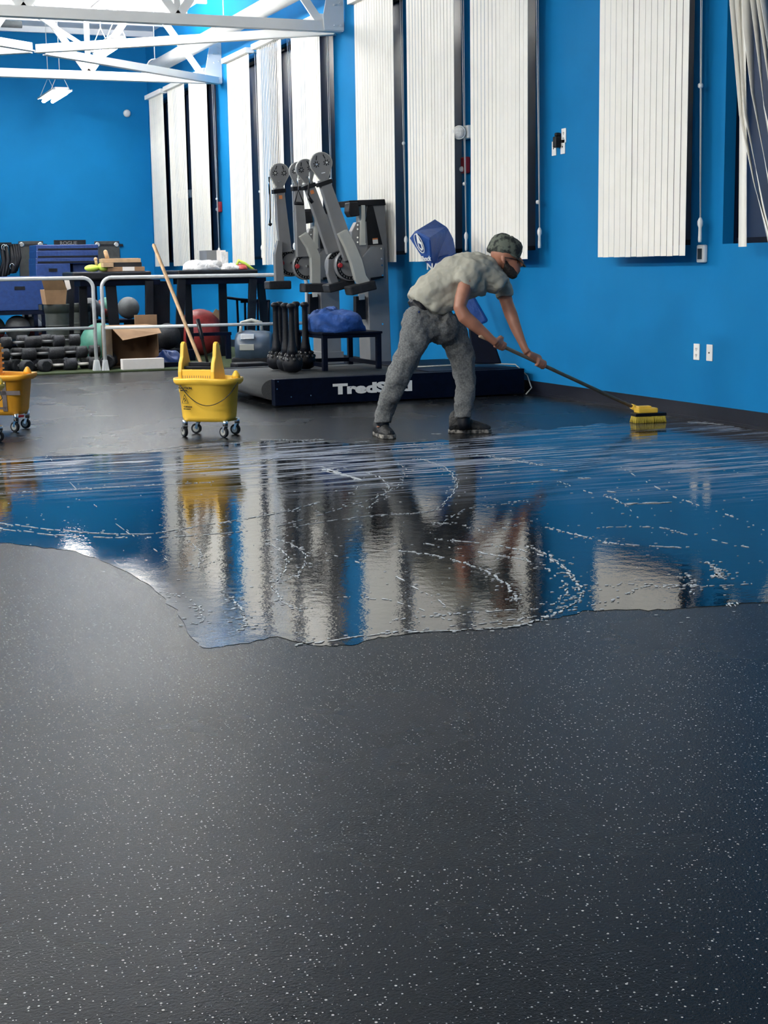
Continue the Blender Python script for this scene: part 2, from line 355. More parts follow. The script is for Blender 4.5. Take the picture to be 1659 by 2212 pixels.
# foam left by the brush: dashed arcs
def arc(px, n=40):
    """smooth curve through pixels on the floor"""
    P = [G(*p) for p in px]; out = []
    for i in range(len(P)-1):
        p0, p1, p2, p3 = P[max(i-1, 0)], P[i], P[i+1], P[min(i+2, len(P)-1)]
        for k in range(n):
            t = k/n
            out.append(.5*((2*p1)+(p2-p0)*t+(2*p0-5*p1+4*p2-p3)*t*t+(3*p1-p0-3*p2+p3)*t**3))
    return out
FOAM = [([(640, 1395), (850, 1368), (1080, 1358), (1180, 1335), (1240, 1305), (1256, 1285), (1235, 1245), (1190, 1205), (1140, 1180)], .55, 7),
        ([(860, 1190), (960, 1205), (1050, 1235), (1100, 1270), (1112, 1300)], .6, 8), ([(900, 1172), (1040, 1195), (1150, 1215), (1210, 1250), (1222, 1280), (1190, 1310)], .4, 5),
        ([(940, 1165), (1080, 1180), (1180, 1205), (1232, 1240), (1245, 1275)], .35, 5), ([(1180, 1140), (1260, 1160), (1330, 1175), (1480, 1185)], .45, 7),
        ([(560, 1150), (700, 1110), (800, 1080), (860, 1050), (878, 1020), (860, 1000)], .4, 4), ([(620, 1140), (800, 1115), (930, 1105), (975, 1070), (985, 1040), (960, 1010), (900, 990)], .65, 4),
        ([(700, 1005), (790, 1020), (835, 1045), (830, 1070), (790, 1100)], .3, 4), ([(640, 1000), (720, 1015), (770, 1040), (762, 1070)], .3, 4),
        ([(-20, 1128), (120, 1145), (300, 1155), (440, 1135), (600, 1110), (690, 1085)], .8, 5), ([(-20, 1140), (140, 1158), (330, 1162), (520, 1150)], .5, 6),
        ([(-20, 1025), (200, 1020), (420, 1012), (560, 1000), (620, 985), (820, 975), (1000, 965)], .85, 4), ([(-20, 1068), (120, 1060), (300, 1050), (460, 1042)], .5, 4),
        ([(240, 985), (420, 962), (560, 956), (800, 955)], .4, 3), ([(560, 950), (640, 952), (700, 950)], .6, 5),
        ([(570, 1170), (620, 1200), (610, 1240), (590, 1265), (610, 1300), (650, 1318)], .55, 4), ([(600, 1165), (655, 1190), (660, 1220), (640, 1250)], .5, 4),
        ([(500, 1290), (520, 1320), (530, 1350), (515, 1365)], .6, 6), ([(360, 1280), (415, 1300), (440, 1335), (415, 1350)], .4, 5), ([(410, 1170), (435, 1200), (425, 1230)], .5, 3),
        ([(850, 1340), (950, 1330), (1060, 1322), (1250, 1312)], .35, 5), ([(820, 1370), (1000, 1352), (1150, 1335), (1300, 1318)], .3, 5),
        ([(1280, 1270), (1380, 1262), (1500, 1268), (1640, 1262)], .35, 5), ([(1270, 1310), (1330, 1295), (1390, 1268), (1450, 1270), (1520, 1255)], .3, 5),
        ([(950, 1135), (1010, 1100), (1100, 1088), (1150, 1080)], .35, 3), ([(930, 1130), (1000, 1135), (1060, 1150), (1130, 1130)], .35, 3),
        ([(1300, 1140), (1420, 1140), (1500, 1160), (1659, 1190)], .3, 5), ([(1210, 1040), (1260, 1060), (1330, 1080), (1380, 1120)], .3, 4),
        ([(1340, 1010), (1450, 1070), (1560, 1110), (1660, 1150)], .25, 6), ([(1530, 1215), (1550, 1235), (1560, 1250)], .7, 8), ([(1480, 1240), (1500, 1260), (1490, 1290)], .4, 8),
        ([(740, 1290), (850, 1300), (960, 1340)], .2, 4), ([(620, 1180), (760, 1210), (900, 1270), (1000, 1330)], .15, 4), ([(100, 985), (200, 1090), (370, 1215)], .18, 2),
        ([(1080, 990), (1140, 1000), (1170, 1006)], .8, 6), ([(950, 988), (1050, 985), (1080, 995)], .7, 5), ([(880, 961), (955, 960)], .9, 6)]
BLOB = [(930, 938, 955, 938, 5), (1345, 1090, 1455, 1085, 9), (1470, 972, 1575, 964, 5), (1480, 912, 1600, 920, 3), (1190, 1016, 1228, 1018, 7), (1250, 1033, 1285, 1034, 5), (1310, 1062, 1345, 1064, 5), (1550, 1232, 1572, 1232, 10),
        (1582, 1308, 1596, 1308, 12), (1540, 1238, 1555, 1250, 8), (1300, 1172, 1318, 1176, 5), (920, 966, 1040, 958, 3), (700, 1015, 775, 1040, 14), (1110, 990, 1130, 990, 6), (1460, 1020, 1580, 1005, 4), (1100, 1045, 1180, 1040, 4)]
b = B()
def dash(p, q, wd):
    t = (q-p); t.z = 0
    if t.length < 1e-4: return
    n = Vector((-t.y, t.x, 0)).normalized()*wd; m_ = (p+q)/2
    P = [p, p*.75+q*.25-n*random.uniform(.5, 1), m_-n, p*.25+q*.75-n*random.uniform(.3, 1), q, p*.25+q*.75+n*random.uniform(.3, 1), m_+n*random.uniform(.6, 1), p*.75+q*.25+n*random.uniform(.5, 1)]
    P = [Vector((v.x, v.y, .002)) for v in P]
    b.prism(P, (0, 0, .0015))
for px, dens, wd in FOAM:
    A = arc(px)
    i = 0
    while i < len(A)-3:
        L_ = random.choice((1, 2, 3, 4, 5)) if dens < .8 else random.choice((3, 5, 8))
        if random.random() < min(.95, dens*1.5):
            j = min(i+L_, len(A)-1); o_ = Vector((random.uniform(-1, 1), random.uniform(-1, 1), 0))*.008
            dash(A[i]+o_, A[j]+o_, wd*.001*random.uniform(.3, 1.0))
        i += L_
    for k in range(int(len(A)*dens*.4)):      # loose bubbles beside each line
        p = random.choice(A)+Vector((random.gauss(0, .025), random.gauss(0, .025), 0)); r_ = random.uniform(.0015, .004)
        dash(p-RT*r_*2, p+RT*r_*2, r_)
for x0, y0, x1, y1, wd in BLOB:
    A = arc([(x0, y0), (x1, y1)], 12)
    for k in range(7):
        i = random.randrange(0, 8); j = min(11, i+random.randrange(2, 5)); o_ = Vector((random.uniform(-1, 1), random.uniform(-1, 1), 0))*.001*wd*2
        dash(A[i]+o_, A[j]+o_, wd*.001*random.uniform(.5, 1.4))
for k in range(260):
    u, v = random.uniform(0, 1659), random.uniform(1000, 1370)
    if v > 1180+ .35*u and u < 500: continue
    p = G(u, v)
    if p.x > 6: continue
    r_ = random.uniform(.001, .003); dash(p-RT*r_*random.uniform(1, 3), p+RT*r_*2, r_*.7)
tag(b.build('soap_foam', m=M['foam']), 'white dashed swirls of soap foam on the wet floor', 'foam', kind='stuff')

# ================================================================== ROOF STEEL
def truss(Y, lab):
    t = root('roof_truss', (WX_, Y, 3.72), lab, 'truss', 'white roof trusses')
    z0, z1 = 3.70, 4.86
    b = B(); b.box((XL, Y-.06, z0), (WX_-.01, Y+.06, z0+.015)); b.box((XL, Y-.06, z0+.015), (WX_-.01, Y-.045, z0+.11)); b.build('bottom_chord', t, M['white'])
    b = B(); b.box((XL, Y-.06, z1), (WX_-.01, Y+.06, z1+.10)); b.build('top_chord', t, M['white'])
    n = 9; L = (WX_-.5-XL)/n
    for k in range(n):
        xa = WX_-.25-k*L; xm = xa-L/2
        b = B(); b.bar((xa, Y, z0+.08), (xm, Y, z1+.02), .09, .03, Vector((0, 1, 0))); b.bar((xm, Y, z1+.02), (xa-L, Y, z0+.08), .09, .03, Vector((0, 1, 0)))
        b.build('web_diagonal', t, M['white'])
        if k: b = B(); b.bar((xa, Y+.03, z0+.05), (xa, Y+.03, z1), .07, .03, Vector((0, 1, 0))); b.build('web_post', t, M['white'])
    b = B(); b.prism([(WX_-.01, Y-.062, z0+.01), (WX_-.24, Y-.062, z0+.01), (WX_-.25, Y-.062, z0+.16), (WX_-.17, Y-.062, z0+.55), (WX_-.01, Y-.062, z0+.55)], (0, -.015, 0))
    for (dx, dz) in ((.05, .06), (.12, .06), (.05, .3), (.12, .28), (.05, .42), (.12, .4), (.2, .36), (.05, .5)): b.cyl((WX_-dx, Y-.077, z0+dz), (WX_-dx, Y-.095, z0+dz), .013, n=6)
    b.build('gusset_plate', t, M['white'])
TY = [16.05, 20.9, 11.3, 6.6]
truss(TY[0], 'white steel roof truss nearer to the camera, its bolted plate on the blue wall')
truss(TY[1], 'white steel roof truss behind the nearer one, ending between the blinds')
# cross bracing between the two trusses
def brace(p, q, lab):
    b = B(); b.bar(p, q, .012, .10, Vector((0, 0, 1))); b.bar(Vector(p)-Vector((0, 0, .045)), Vector(q)-Vector((0, 0, .045)), .09, .012, Vector((0, 0, 1)))
    tag(b.build('cross_brace', m=M['white']), lab, 'brace', 'cross braces between the roof trusses')
zb = 3.735
J = PY(78, 118, 18.45)
brace((WX_-.06, TY[0]+.08, zb), (J.x, 18.45, zb), 'white brace from the near truss plate running down to the left crossing')
brace((WX_-.06, TY[1]-.08, zb), (J.x+.12, 18.5, zb-.012), 'white brace from the rear truss end running forward to the left crossing')
brace((J.x-.05, 18.4, zb+.01), (J.x-(WX_-J.x), TY[0]+.1, zb+.01), 'white brace left of the crossing, running to the near truss')
brace((J.x-.05, 18.52, zb+.01), (J.x-(WX_-J.x), TY[1]-.1, zb+.01), 'white brace left of the crossing, running to the rear truss')
# insulated pipe parallel to the right wall
b = B(); b.cyl((5.72, 23.7, 4.20), (5.72, 12.0, 4.20), .105, n=20)
t = root('insulated_pipe', (5.72, 23.7, 4.2), 'thick white insulated pipe running along the wall above the blinds', 'pipe')
b.build('pipe_jacket', t, M['white'])
for y in (23.2, 19.4, 15.2):
    b = B(); b.tube([(5.72+.125*math.cos(a*PI/8), y, 4.20+.125*math.sin(a*PI/8)) for a in range(17)], .012, 6); b.cyl((5.72, y, 4.31), (5.72, y, ZC-.001), .008, n=6); b.build('hanger', t, M['white'])
t = root('round_duct', (2.3, 23.0, 4.62), 'white round air duct under the ceiling at the top left', 'duct')
b = B(); b.cyl((3.9, 19.2, 4.60), (-8.9, 19.2, 4.60), .2, n=24); b.build('duct_body', t, M['ceil'])
for x in (3.4, 1.6, -.2, -2):
    b = B(); b.lathe((x, 19.2, 4.6), [(.212, -.02), (.212, .02)], 24, Vector((1, 0, 0))); b.build('duct_band', t, M['white'])
    b = B(); b.cyl((x, 19.2, 4.78), (x, 19.2, ZC-.001), .008, n=6); b.build('hanger', t, M['white'])
b = B(); b.cyl((5.2, 23.9, 4.33), (1.6, 15.8, 4.33), .03, n=12)
tag(b.build('sprinkler_pipe', m=M['white']), 'thin white sprinkler pipe running slantwise under the ceiling', 'pipe')
b = B(); b.cyl((-8.9, 22.4, 4.62), (3.6, 22.4, 4.62), .05, n=12)
tag(b.build('conduit', m=M['mat']), 'dark pipe crossing under the ceiling at the top left', 'pipe')
# hanging light fixtures
FL = ['white hanging strip light in front of the blue back wall, lowest in the photo', 'white hanging strip light behind the crossing of the roof braces']
for i, (x, y, z) in enumerate(FIXTURES):
    lab = FL[i] if i < 2 else 'white hanging strip light above the gym floor, among mostly unseen ones added for light'
    t = root('hanging_light', (x, y, z), lab, 'ceiling light', 'hanging strip lights')
    b = B(); b.box((x-.10, y-.62, z+.05), (x+.10, y+.62, z+.09)); b.box((x-.16, y-.62, z+.035), (x-.145, y+.62, z+.06)); b.box((x+.145, y-.62, z+.035), (x+.16, y+.62, z+.06))
    b.box((x-.16, y-.62, z+.045), (x+.16, y+.62, z+.052)); b.build('housing', t, M['white'])
    for s in (-1, 1):
        b = B(); b.cyl((x+s*.07, y-.6, z+.008), (x+s*.07, y+.6, z+.008), .026, n=10); b.build('tube', t, M['tubefar' if y > 22 else 'tubemid' if y > 16 else 'tube'])
    if 17 < y < 21.5: b = B(); b.box((x-.09, y-.55, z+.0905), (x+.09, y+.55, z+.10)); b.build('added_uplight', t, M['upglow'])  # glowing panel added on some housings to brighten the ceiling
    for s in (-1, 1):
        b = B(); b.tube([(x-.14, y+s*.5, z+.06), (x, y+s*.5, z+.36), (x+.14, y+s*.5, z+.06)], .006, 6); b.cyl((x, y+s*.5, z+.36), (x, y+s*.5, ZC-.001), .006, n=6); b.build('chain', t, M['white'])

# ================================================================== BLINDS
BLINDS = [('A', 23.57, 24.52, 'farthest left of all, beside the back corner'), ('B', 22.27, 23.29, 'second from the back corner'), ('C', 21.04, 22.03, 'third from the back corner, left of the small red alarm'),
          ('D', 18.99, 20.01, 'right of the small red alarm'), ('E', 17.67, 18.66, 'with its vanes turned open showing dark gaps'), ('F', 16.3, 17.31, 'behind the paddles of the cable machines'),
          ('G', 14.15, 15.22, 'behind the top of the right cable machine'), ('H', 12.72, 13.82, 'behind the blue covered console'), ('I', 11.28, 12.38, 'behind the head of the man'),
          ('J', 8.92, 10.12, 'widest and whole, right of the high wall outlets')]
XB = 5.92
for n_, ya, yb, where in BLINDS:
    t = root('vertical_blind', (XB, ya, 3.93), 'cream vertical blind '+where, 'window blind', 'vertical blinds along the right wall')
    b = B(); b.box((XB-.06, ya-.04, 3.86), (XB+.06, yb+.05, 3.93)); b.box((XB+.06, ya+.1, 3.885), (WX_-.001, ya+.15, 3.905)); b.box((XB+.06, yb-.15, 3.885), (WX_-.001, yb-.1, 3.905)); b.build('headrail', t, M['white'], .006)
    b = B(); n = 15; sp = (yb-ya)/n
    rnd = random.Random(ord(n_))
    for k in range(n):
        yc = ya+sp*(k+.5)
        a = math.radians(2.0+rnd.uniform(-1.0, 1.4)); hw = sp*rnd.choice((.485, .478, .495, .51))
        if n_ == 'E' and 1 < k < 13: a = math.radians(9+rnd.uniform(-1, 1)); hw = .034
        dx, dy = math.sin(a)*hw, math.cos(a)*hw
        zb_ = 1.165+rnd.uniform(-.002, .002)+ (.012 if n_ in 'AB' else 0)
        P = []
        for s in range(5):      # slight curl across each vane
            u = s/2-1; P.append(Vector((XB+dx*u-(.001 if n_ == 'E' else .004)*(1-u*u), yc+dy*u, zb_)))
        prev = None
        for s in range(4):
            nn = Vector((.0012, 0, 0))
            b.hexa([P[s]-nn, P[s+1]-nn, P[s+1]+nn, P[s]+nn] + [v+Vector((0, 0, 3.86-zb_)) for v in (P[s]-nn, P[s+1]-nn, P[s+1]+nn, P[s]+nn)])
    b.build('vanes', t, M['vane'])
    b = B(); yc = ya+.02; xc = XB+.085
    b.tube([(xc, yc, 3.86), (xc+.005, yc-.02, 2.6), (xc+.01, yc-.05, 1.42)], .0035, 5); b.tube([(xc+.03, yc+.02, 3.86), (xc+.028, yc-.0, 2.6), (xc+.015, yc-.05, 1.42)], .0035, 5)
    b.build('pull_cord', t, M['vane'])
    b = B(); b.lathe((xc+.012, yc-.05, 1.255), [(.012, 0), (.014, .02), (.012, .1), (.02, .12), (.02, .145), (.008, .17)], 10); b.build('cord_weight', t, M['white'])
    b = B(); zz = {'G': 2.33, 'H': 1.85, 'I': 1.62, 'J': 2.3}.get(n_, 2.1); b.lathe((xc+.012, yc-.02, zz), [(.012, 0), (.018, .008), (.018, .025), (.01, .032)], 10); b.build('cord_bead', t, M['white'])
# window K: blind pushed open with twisted vanes
t = root('vertical_blind', (XB, 8.0, 3.93), 'vertical blind at the right photo edge with loose twisted vanes over dark glass', 'window blind', 'vertical blinds along the right wall')
b = B(); b.box((XB-.06, 7.0, 3.86), (XB+.06, 8.75, 3.93)); b.build('headrail', t, M['white'], .006)
def vane(rows):   # rows: (px, py, angle deg) -> curved strip hanging at the blind plane
    P = [PX(px, py, XB) for px, py, a in rows]; A = [math.radians(a) for _, _, a in rows]; out = []
    bb = B(); prev = None
    N_ = 30
    for i in range(N_+1):
        f_ = i/N_*(len(P)-1); k = min(int(f_), len(P)-2); u = f_-k; u = u*u*(3-2*u)*.4+u*.6
        p = P[k].lerp(P[k+1], u); a = A[k]*(1-u)+A[k+1]*u
        d = Vector((math.sin(a), math.cos(a), 0))*.044; nn = Vector((math.cos(a), -math.sin(a), 0))*.0012
        ring = [bb.bm.verts.new(q) for q in (p-d-nn, p+d-nn, p+d+nn, p-d+nn)]
        if prev:
            for e in range(4): bb._f([prev[e], prev[(e+1) % 4], ring[(e+1) % 4], ring[e]], True)
        prev = ring
    return bb
for rows in ([(1604, -260, 20), (1604, 0, 15), (1605, 300, 5), (1604, 533, 0)], [(1582, -260, 70), (1585, 0, 75), (1603, 250, 60), (1630, 400, 40), (1672, 560, 20)],
             [(1593, -260, 70), (1596, 0, 72), (1612, 250, 50), (1650, 460, 25), (1684, 600, 10)], [(1628, -260, 72), (1629, 0, 70), (1650, 230, 35), (1690, 430, 10)],
             [(1640, -260, 75), (1642, 0, 70), (1664, 200, 40), (1700, 400, 10)], [(1655, -260, 70), (1652, 0, 75), (1680, 240, 30), (1720, 400, 10)], [(1610, -260, 80), (1616, 60, 80), (1626, 200, 50), (1665, 420, 30)]):
    vane(rows).build('vane', t, M['vane'])

# ================================================================== WALL FITTINGS
def plate(px, py, name, lab, cat, group=None, holes=1, hh=.058, hw=.036, kind='outlet'):
    p = PX(px, py, WX_); y, z = p.y, p.z
    t = root(name, (WX_, y, z), lab, cat, group)
    b = B(); b.box((WX_-.008, y-hw, z-hh), (WX_-.0005, y+hw, z+hh)); b.build('cover_plate', t, M['white'], .002)
    b = B()
    if kind == 'outlet':
        for s in (-1, 1):
            for q in (-1, 1): b.box((WX_-.0095, y+q*.007-.0018, z+s*.022-.007), (WX_-.0078, y+q*.007+.0018, z+s*.022+.007))
            b.box((WX_-.0095, y-.003, z+s*.022-.015), (WX_-.0078, y+.003, z+s*.022-.010))
        b.build('sockets', t, M['printk'])
    else:
        b.cyl((WX_-.0078, y, z), (WX_-.012, y, z), .006, n=10); b.build('jack', t, M['printk'])
    return t
plate(1506, 760, 'wall_outlet', 'white power outlet low on the blue wall, left of the blank-looking plate', 'outlet')
plate(1534, 762, 'cable_plate', 'white cable plate low on the blue wall, right of the power outlet', 'wall plate', kind='jack')
plate(1198, 321, 'cable_plate', 'small pale cable plate high on the wall, left of the black plug', 'wall plate', kind='jack')
plate(1217, 317, 'cable_plate', 'pale cable plate high on the wall, under the outlet with the black plug', 'wall plate', kind='jack')
plate(1219, 293, 'wall_outlet', 'steel outlet high on the wall with a black plug hanging from it', 'outlet')
p = PX(1211, 303, WX_)
b = B(); b.box((WX_-.06, p.y-.03, p.z-.06), (WX_-.009, p.y+.03, p.z+.03)); b.box((WX_-.05, p.y-.02, p.z+.03), (WX_-.009, p.y+.02, p.z+.06))
tag(b.build('power_plug', m=M['black'], bevel=.008, origin=p), 'black power adapter plugged into the high wall outlet', 'plug')
p = PX(1521, 548, WX_); t = root('thermostat', (WX_, p.y, p.z), 'white thermostat with a dark screen, right of the widest blind', 'thermostat')
b = B(); b.box((WX_-.035, p.y-.047, p.z-.062), (WX_-.0005, p.y+.047, p.z+.062)); b.build('case', t, M['white'], .01)
b = B(); b.box((WX_-.038, p.y-.024, p.z-.038), (WX_-.0345, p.y+.026, p.z+.036)); b.build('screen', t, mat('grey_screen', (.05, .06, .065), .2, noise=.2))
def alarm(px, py, s, lab):
    p = PX(px, py, WX_); t = root('fire_alarm', (WX_, p.y, p.z), lab, 'fire alarm', 'red fire alarms on the wall')
    b = B(); b.box((WX_-.055, p.y-.055*s, p.z-.075*s), (WX_-.0005, p.y+.055*s, p.z+.075*s)); b.build('case', t, M['redp'], .012)
    b = B(); b.ball((WX_-.06, p.y+.01, p.z-.035*s), .026*s, 12); b.build('strobe', t, M['lens'])
alarm(1011, 357, 1, 'red fire alarm strobe between two blinds near the twin lamp emergency light')
alarm(478, 447, 1, 'red fire alarm strobe far back, between the third and fourth blinds')
def emergency(px, py, lab, s=1):
    p = PX(px, py, WX_-.05); p.y -= .0; t = root('emergency_light', (WX_, p.y, p.z), lab, 'emergency light', 'emergency lights on the wall')
    b = B(); b.box((WX_-.07, p.y-.14, p.z-.06), (WX_-.0005, p.y+.14, p.z+.06)); b.build('case', t, M['white'], .012)
    for q in (-.08, .15):
        b = B(); c = Vector((WX_-.12, p.y+q, p.z)); ax = Vector((-.6, -.75, -.2)).normalized()
        b.lathe(c, [(.03, -.06), (.055, -.03), (.062, .02), (.062, .035)], 18, ax); h = b.build('lamp_head', t, M['white'])
        b = B(); b.lathe(c+ax*.0355, [(.055, 0), (.05, .008), (.02, .014)], 18, ax); b.build('lens', h, M['lens'])
emergency(1000, 287, 'white emergency light with two round lamps between the console blind and the widest vaned one')
emergency(407, 419, 'small white emergency light far back between the second and third blinds')
p = PY(274, 245, WYB); b = B(); b.lathe((p.x, WYB-.0005, p.z), [(.062, 0), (.062, .02), (.05, .035), (.02, .045)], 20, Vector((0, -1, 0)))
tag(b.build('smoke_detector', m=M['white'], origin=p), 'round white detector on the blue back wall', 'smoke detector')

# ================================================================== SILVER BARRIERS
def barrier(lab, xa, ya, xb, yb, ends, h=1.0, r=.021):
    """tube panel from (xa, ya) to (xb, yb): top tube bends down into the posts, one lower rail"""
    A_, B_ = Vector((xa, ya, 0)), Vector((xb, yb, 0)); t_ = (B_-A_).normalized(); Z = Vector((0, 0, 1))
    t = root('barrier_panel', (A_+B_)/2, lab, 'barrier', 'silver tube barriers')
    R = .11; pts = []
    pts.append(A_+Z*.05)
    pts += [A_+t_*(R-R*math.cos(a*PI/12))+Z*(h-R+R*math.sin(a*PI/12)) for a in range(7)]
    pts += [B_-t_*(R-R*math.cos(a*PI/12))+Z*(h-R+R*math.sin(a*PI/12)) for a in range(6, -1, -1)]
    pts.append(B_+Z*.05)
    b = B(); b.tube(pts, r, 12); b.build('frame_tube', t, M['rail'])
    b = B(); b.cyl(A_+t_*.01+Z*.49, B_-t_*.01+Z*.49, r*.85, n=12); b.build('lower_rail', t, M['rail'])
    for P in ends:
        b = B(); q = Vector(P)
        b.hexa([q+t_*i*.042+Vector((-t_.y, t_.x, 0))*j*.045+Z*.014 for i, j in ((-1, -1), (1, -1), (1, 1), (-1, 1))]+[q+t_*i*.026+Vector((-t_.y, t_.x, 0))*j*.03+Z*.13 for i, j in ((-1, -1), (1, -1), (1, 1), (-1, 1))])
        for k in (-1, 0, 1): b.bar(q+t_*k*.02+Vector((t_.y, -t_.x, 0))*.046+Z*.02, q+t_*k*.016+Vector((t_.y, -t_.x, 0))*.036+Z*.12, .006, .006)
        b.build('foot_bracket', t, M['rail'], .004)
    return t
pL, pR, pE = G(211, 803), G(225, 803), PY(641, 700, 16.35); pE.z = 0
barrier('silver tube barrier panel on the left, cut off by the photo edge', -.1, pL.y+.04, pL.x-.008, pL.y, [(pL.x-.008, pL.y, 0)], 1.045)
barrier('silver tube barrier panel on the right, ending behind the cable machines', pR.x+.016, pR.y, pE.x+.13, pE.y, [(pR.x+.016, pR.y, 0), (pE.x+.13, pE.y, 0)], 1.045)

# ================================================================== MOP BUCKETS
def casters(t, c, rot, dx, dy, r=.036, zt=.10, fork='chrome'):
    m3 = Matrix.Rotation(rot, 3, 'Z')
    for i, (sx, sy) in enumerate(((-1, -1), (1, -1), (1, 1), (-1, 1))):
        p = c + m3 @ Vector((sx*dx, sy*dy, 0)); ax = Vector((math.cos(rot+.9+i*.25), math.sin(rot+.9+i*.25), 0))
        b = B(); b.cyl(p+Vector((0, 0, r))-ax*.011, p+Vector((0, 0, r))+ax*.011, r, n=20); wv = b
        o = b.build('caster', t, M['rubber'], .003)
        b = B(); b.cyl(p+Vector((0, 0, r))-ax*.0125, p+Vector((0, 0, r))+ax*.0125, r*.62, n=16)
        b.build('wheel_hub', o, M['lightgrey'])
        b = B(); s = ax.cross(Vector((0, 0, 1)))
        for q in (-1, 1): b.bar(p+ax*q*.015+Vector((0, 0, r)), p+ax*q*.015+s*.015+Vector((0, 0, 2*r+.008)), .018, .003, ax)
        b.cyl(p+s*.015+Vector((0, 0, 2*r+.006)), p+s*.015+Vector((0, 0, zt+.01)), .018, n=12)
        b.build('fork', o, M[fork])
def superring(c, rot, hx, hy, z, n=40, e=3.2, skew=0):
    m3 = Matrix.Rotation(rot, 3, 'Z'); out = []
    for k in range(n):
        a = 2*PI*k/n; ca, sa = math.cos(a), math.sin(a)
        x = hx*abs(ca)**(2/e)*(1 if ca >= 0 else -1); y = hy*abs(sa)**(2/e)*(1 if sa >= 0 else -1)
        out.append(c + m3 @ Vector((x+skew, y, z)))
    return out
def tub(t, c, rot, prof, m, e=3.2, name='tub', lip=None):
    b = B(); rings = [[b.bm.verts.new(p) for p in superring(c, rot, hx, hy, z, e=e)] for hx, hy, z in prof]
    if lip:
        for r_ in rings[lip[0]:lip[1]]:
            for v in r_:
                l = Matrix.Rotation(-rot, 3, 'Z') @ (v.co-c); v.co.z += lip[2]*max(0, l.x/prof[0][0])**3+.004*math.cos(2*l.x*8)
    n = len(rings[0])
    for a, q in zip(rings, rings[1:]):
        for k in range(n): b._f([a[k], a[(k+1) % n], q[(k+1) % n], q[k]], True)
    b._f(rings[0][::-1]); b._f(rings[-1])
    return b.build(name, t, M[m])
def bucket(c, rot, m, lab, lx=.215, ly=.145, H=.40, cz=.105, e=3.0, spout=.0, handle=True):
    c = Vector(c); t = root('mop_bucket', c, lab, 'bucket', 'yellow mop buckets')
    casters(t, c, rot, lx*.68, ly*.66, zt=cz)
    prof = [(lx*.80, ly*.80, cz), (lx*.84, ly*.86, cz+.03), (lx*.93, ly*.95, H-.05), (lx, ly, H-.045), (lx*1.07, ly*1.09, H-.03), (lx*1.09, ly*1.12, H-.012), (lx*1.08, ly*1.10, H), (lx*1.03, ly*1.04, H-.002), (lx*.93, ly*.93, H-.04), (lx*.78, ly*.78, cz+.02)]
    tb = tub(t, c, rot, prof, m, e, lip=(3, 9, spout))
    m3 = Matrix.Rotation(rot, 3, 'Z')
    b = B()
    b.lathe(c+m3 @ Vector((lx*.95, 0, H-.005)), [(.03, 0), (.027, .02), (.012, .045), (.004, .05)], 12); b.build('lift_tab', t, M[m])
    if handle:
        pts = []
        for k in range(25):
            a = k/24; x = -lx*.62+ a*lx*1.72; y = -ly*1.13-.02*math.sin(PI*a)
            z = H-.03-.13*math.sin(PI*min(1, a*.94+.02))**.8 - .035*a
            pts.append(c+m3 @ Vector((x, y, z)))
        pts.append(c+m3 @ Vector((lx*1.13, -ly*.4, H-.03)))
        b = B(); b.tube(pts, .0028, 6); b.build('wire_handle', t, M['blackm'])
    return t, m3
cb = G(451, 938); cb = Vector((cb.x-.012, cb.y-.08, 0)); rb = math.radians(-40)
mb, m3 = bucket(cb, rb, 'yellow', 'bright yellow mop bucket with CAUTION print and wringer, standing alone mid floor')
L = lambda x, y, z: cb + m3 @ Vector((x, y, z))
# wringer: two shaped side plates, slotted basket, black press
def plate_side(x, name):
    prof = [(-.095, .30), (-.10, .44), (-.085, .50), (-.06, .54), (-.045, .625), (-.025, .64), (.0, .63), (.03, .55), (.075, .44), (.085, .40), (.085, .30)]
    b = B(); b.prism([L(x-.014, y, z) for y, z in prof], m3 @ Vector((.028, 0, 0))); return b
wr = root('mop_wringer', L(-.05, 0, .39), 'yellow mop wringer with two tall side plates, set in the lone yellow bucket', 'wringer')
for x in (-.165, .075): plate_side(x, 'side').build('side_plate', wr, M['yellow'], .006)
b = B()
for y0, y1, z0 in ((-.085, -.075, .30),): b.hexa([L(x, y, z) for z in (.31, .455) for x, y in ((-.15, -.095), (.062, -.095), (.062, -.08), (-.15, -.08))])
b.hexa([L(x, y, z) for z in (.31, .43) for x, y in ((-.15, .07), (.062, .07), (.062, .08), (-.15, .08))])
b.build('basket', wr, M['yellow'], .004)
b = B()
for k in range(13):
    x = -.145+k*.0165; b.hexa([L(xx, y, z) for z in (.385, .415) for xx, y in ((x, -.0965), (x+.004, -.0965), (x+.004, -.095), (x, -.095))])
b.build('basket_slots', wr, M['wood2'])
b = B(); b.hexa([L(x, y, z) for z in (.455, .475) for x, y in ((-.15, -.06), (.062, -.06), (.062, .05), (-.15, .05))]); b.hexa([L(x, y, z) for z in (.475, .50) for x, y in ((-.13, -.03), (.03, -.03), (.03, .03), (-.13, .03))])
b.build('press', wr, M['black'], .004)
b = B(); a0 = L(.0, 0, .49); a1 = S(427, 690, (a0-CAMP).dot(FW)+.05); b.tube([a0, a0.lerp(a1, .55), a0.lerp(a1, .56), a1], [.009, .010, .014, .014], 10); b.build('lever_handle', wr, M['blackm'])
b = B(); q0 = S(449, 822, (cb-CAMP).dot(FW)-.07); q1 = S(331, 527, (cb-CAMP).dot(FW)+.10); b.tube([q0, q0.lerp(q1, .06), q1-(q1-q0)*.01, q1], [.012, .0125, .0125, .006], 12)
b.build('handle', (mo := root('mop', q0, 'mop standing in the lone yellow bucket, long pale wooden handle leaning left', 'mop')), M['wood'])
b = B(); b.lathe(q0-(q1-q0).normalized()*.12, [(.05, 0), (.06, .03), (.03, .09), (.016, .125)], 14, (q1-q0).normalized()); b.build('mop_head', mo, M['paper'])
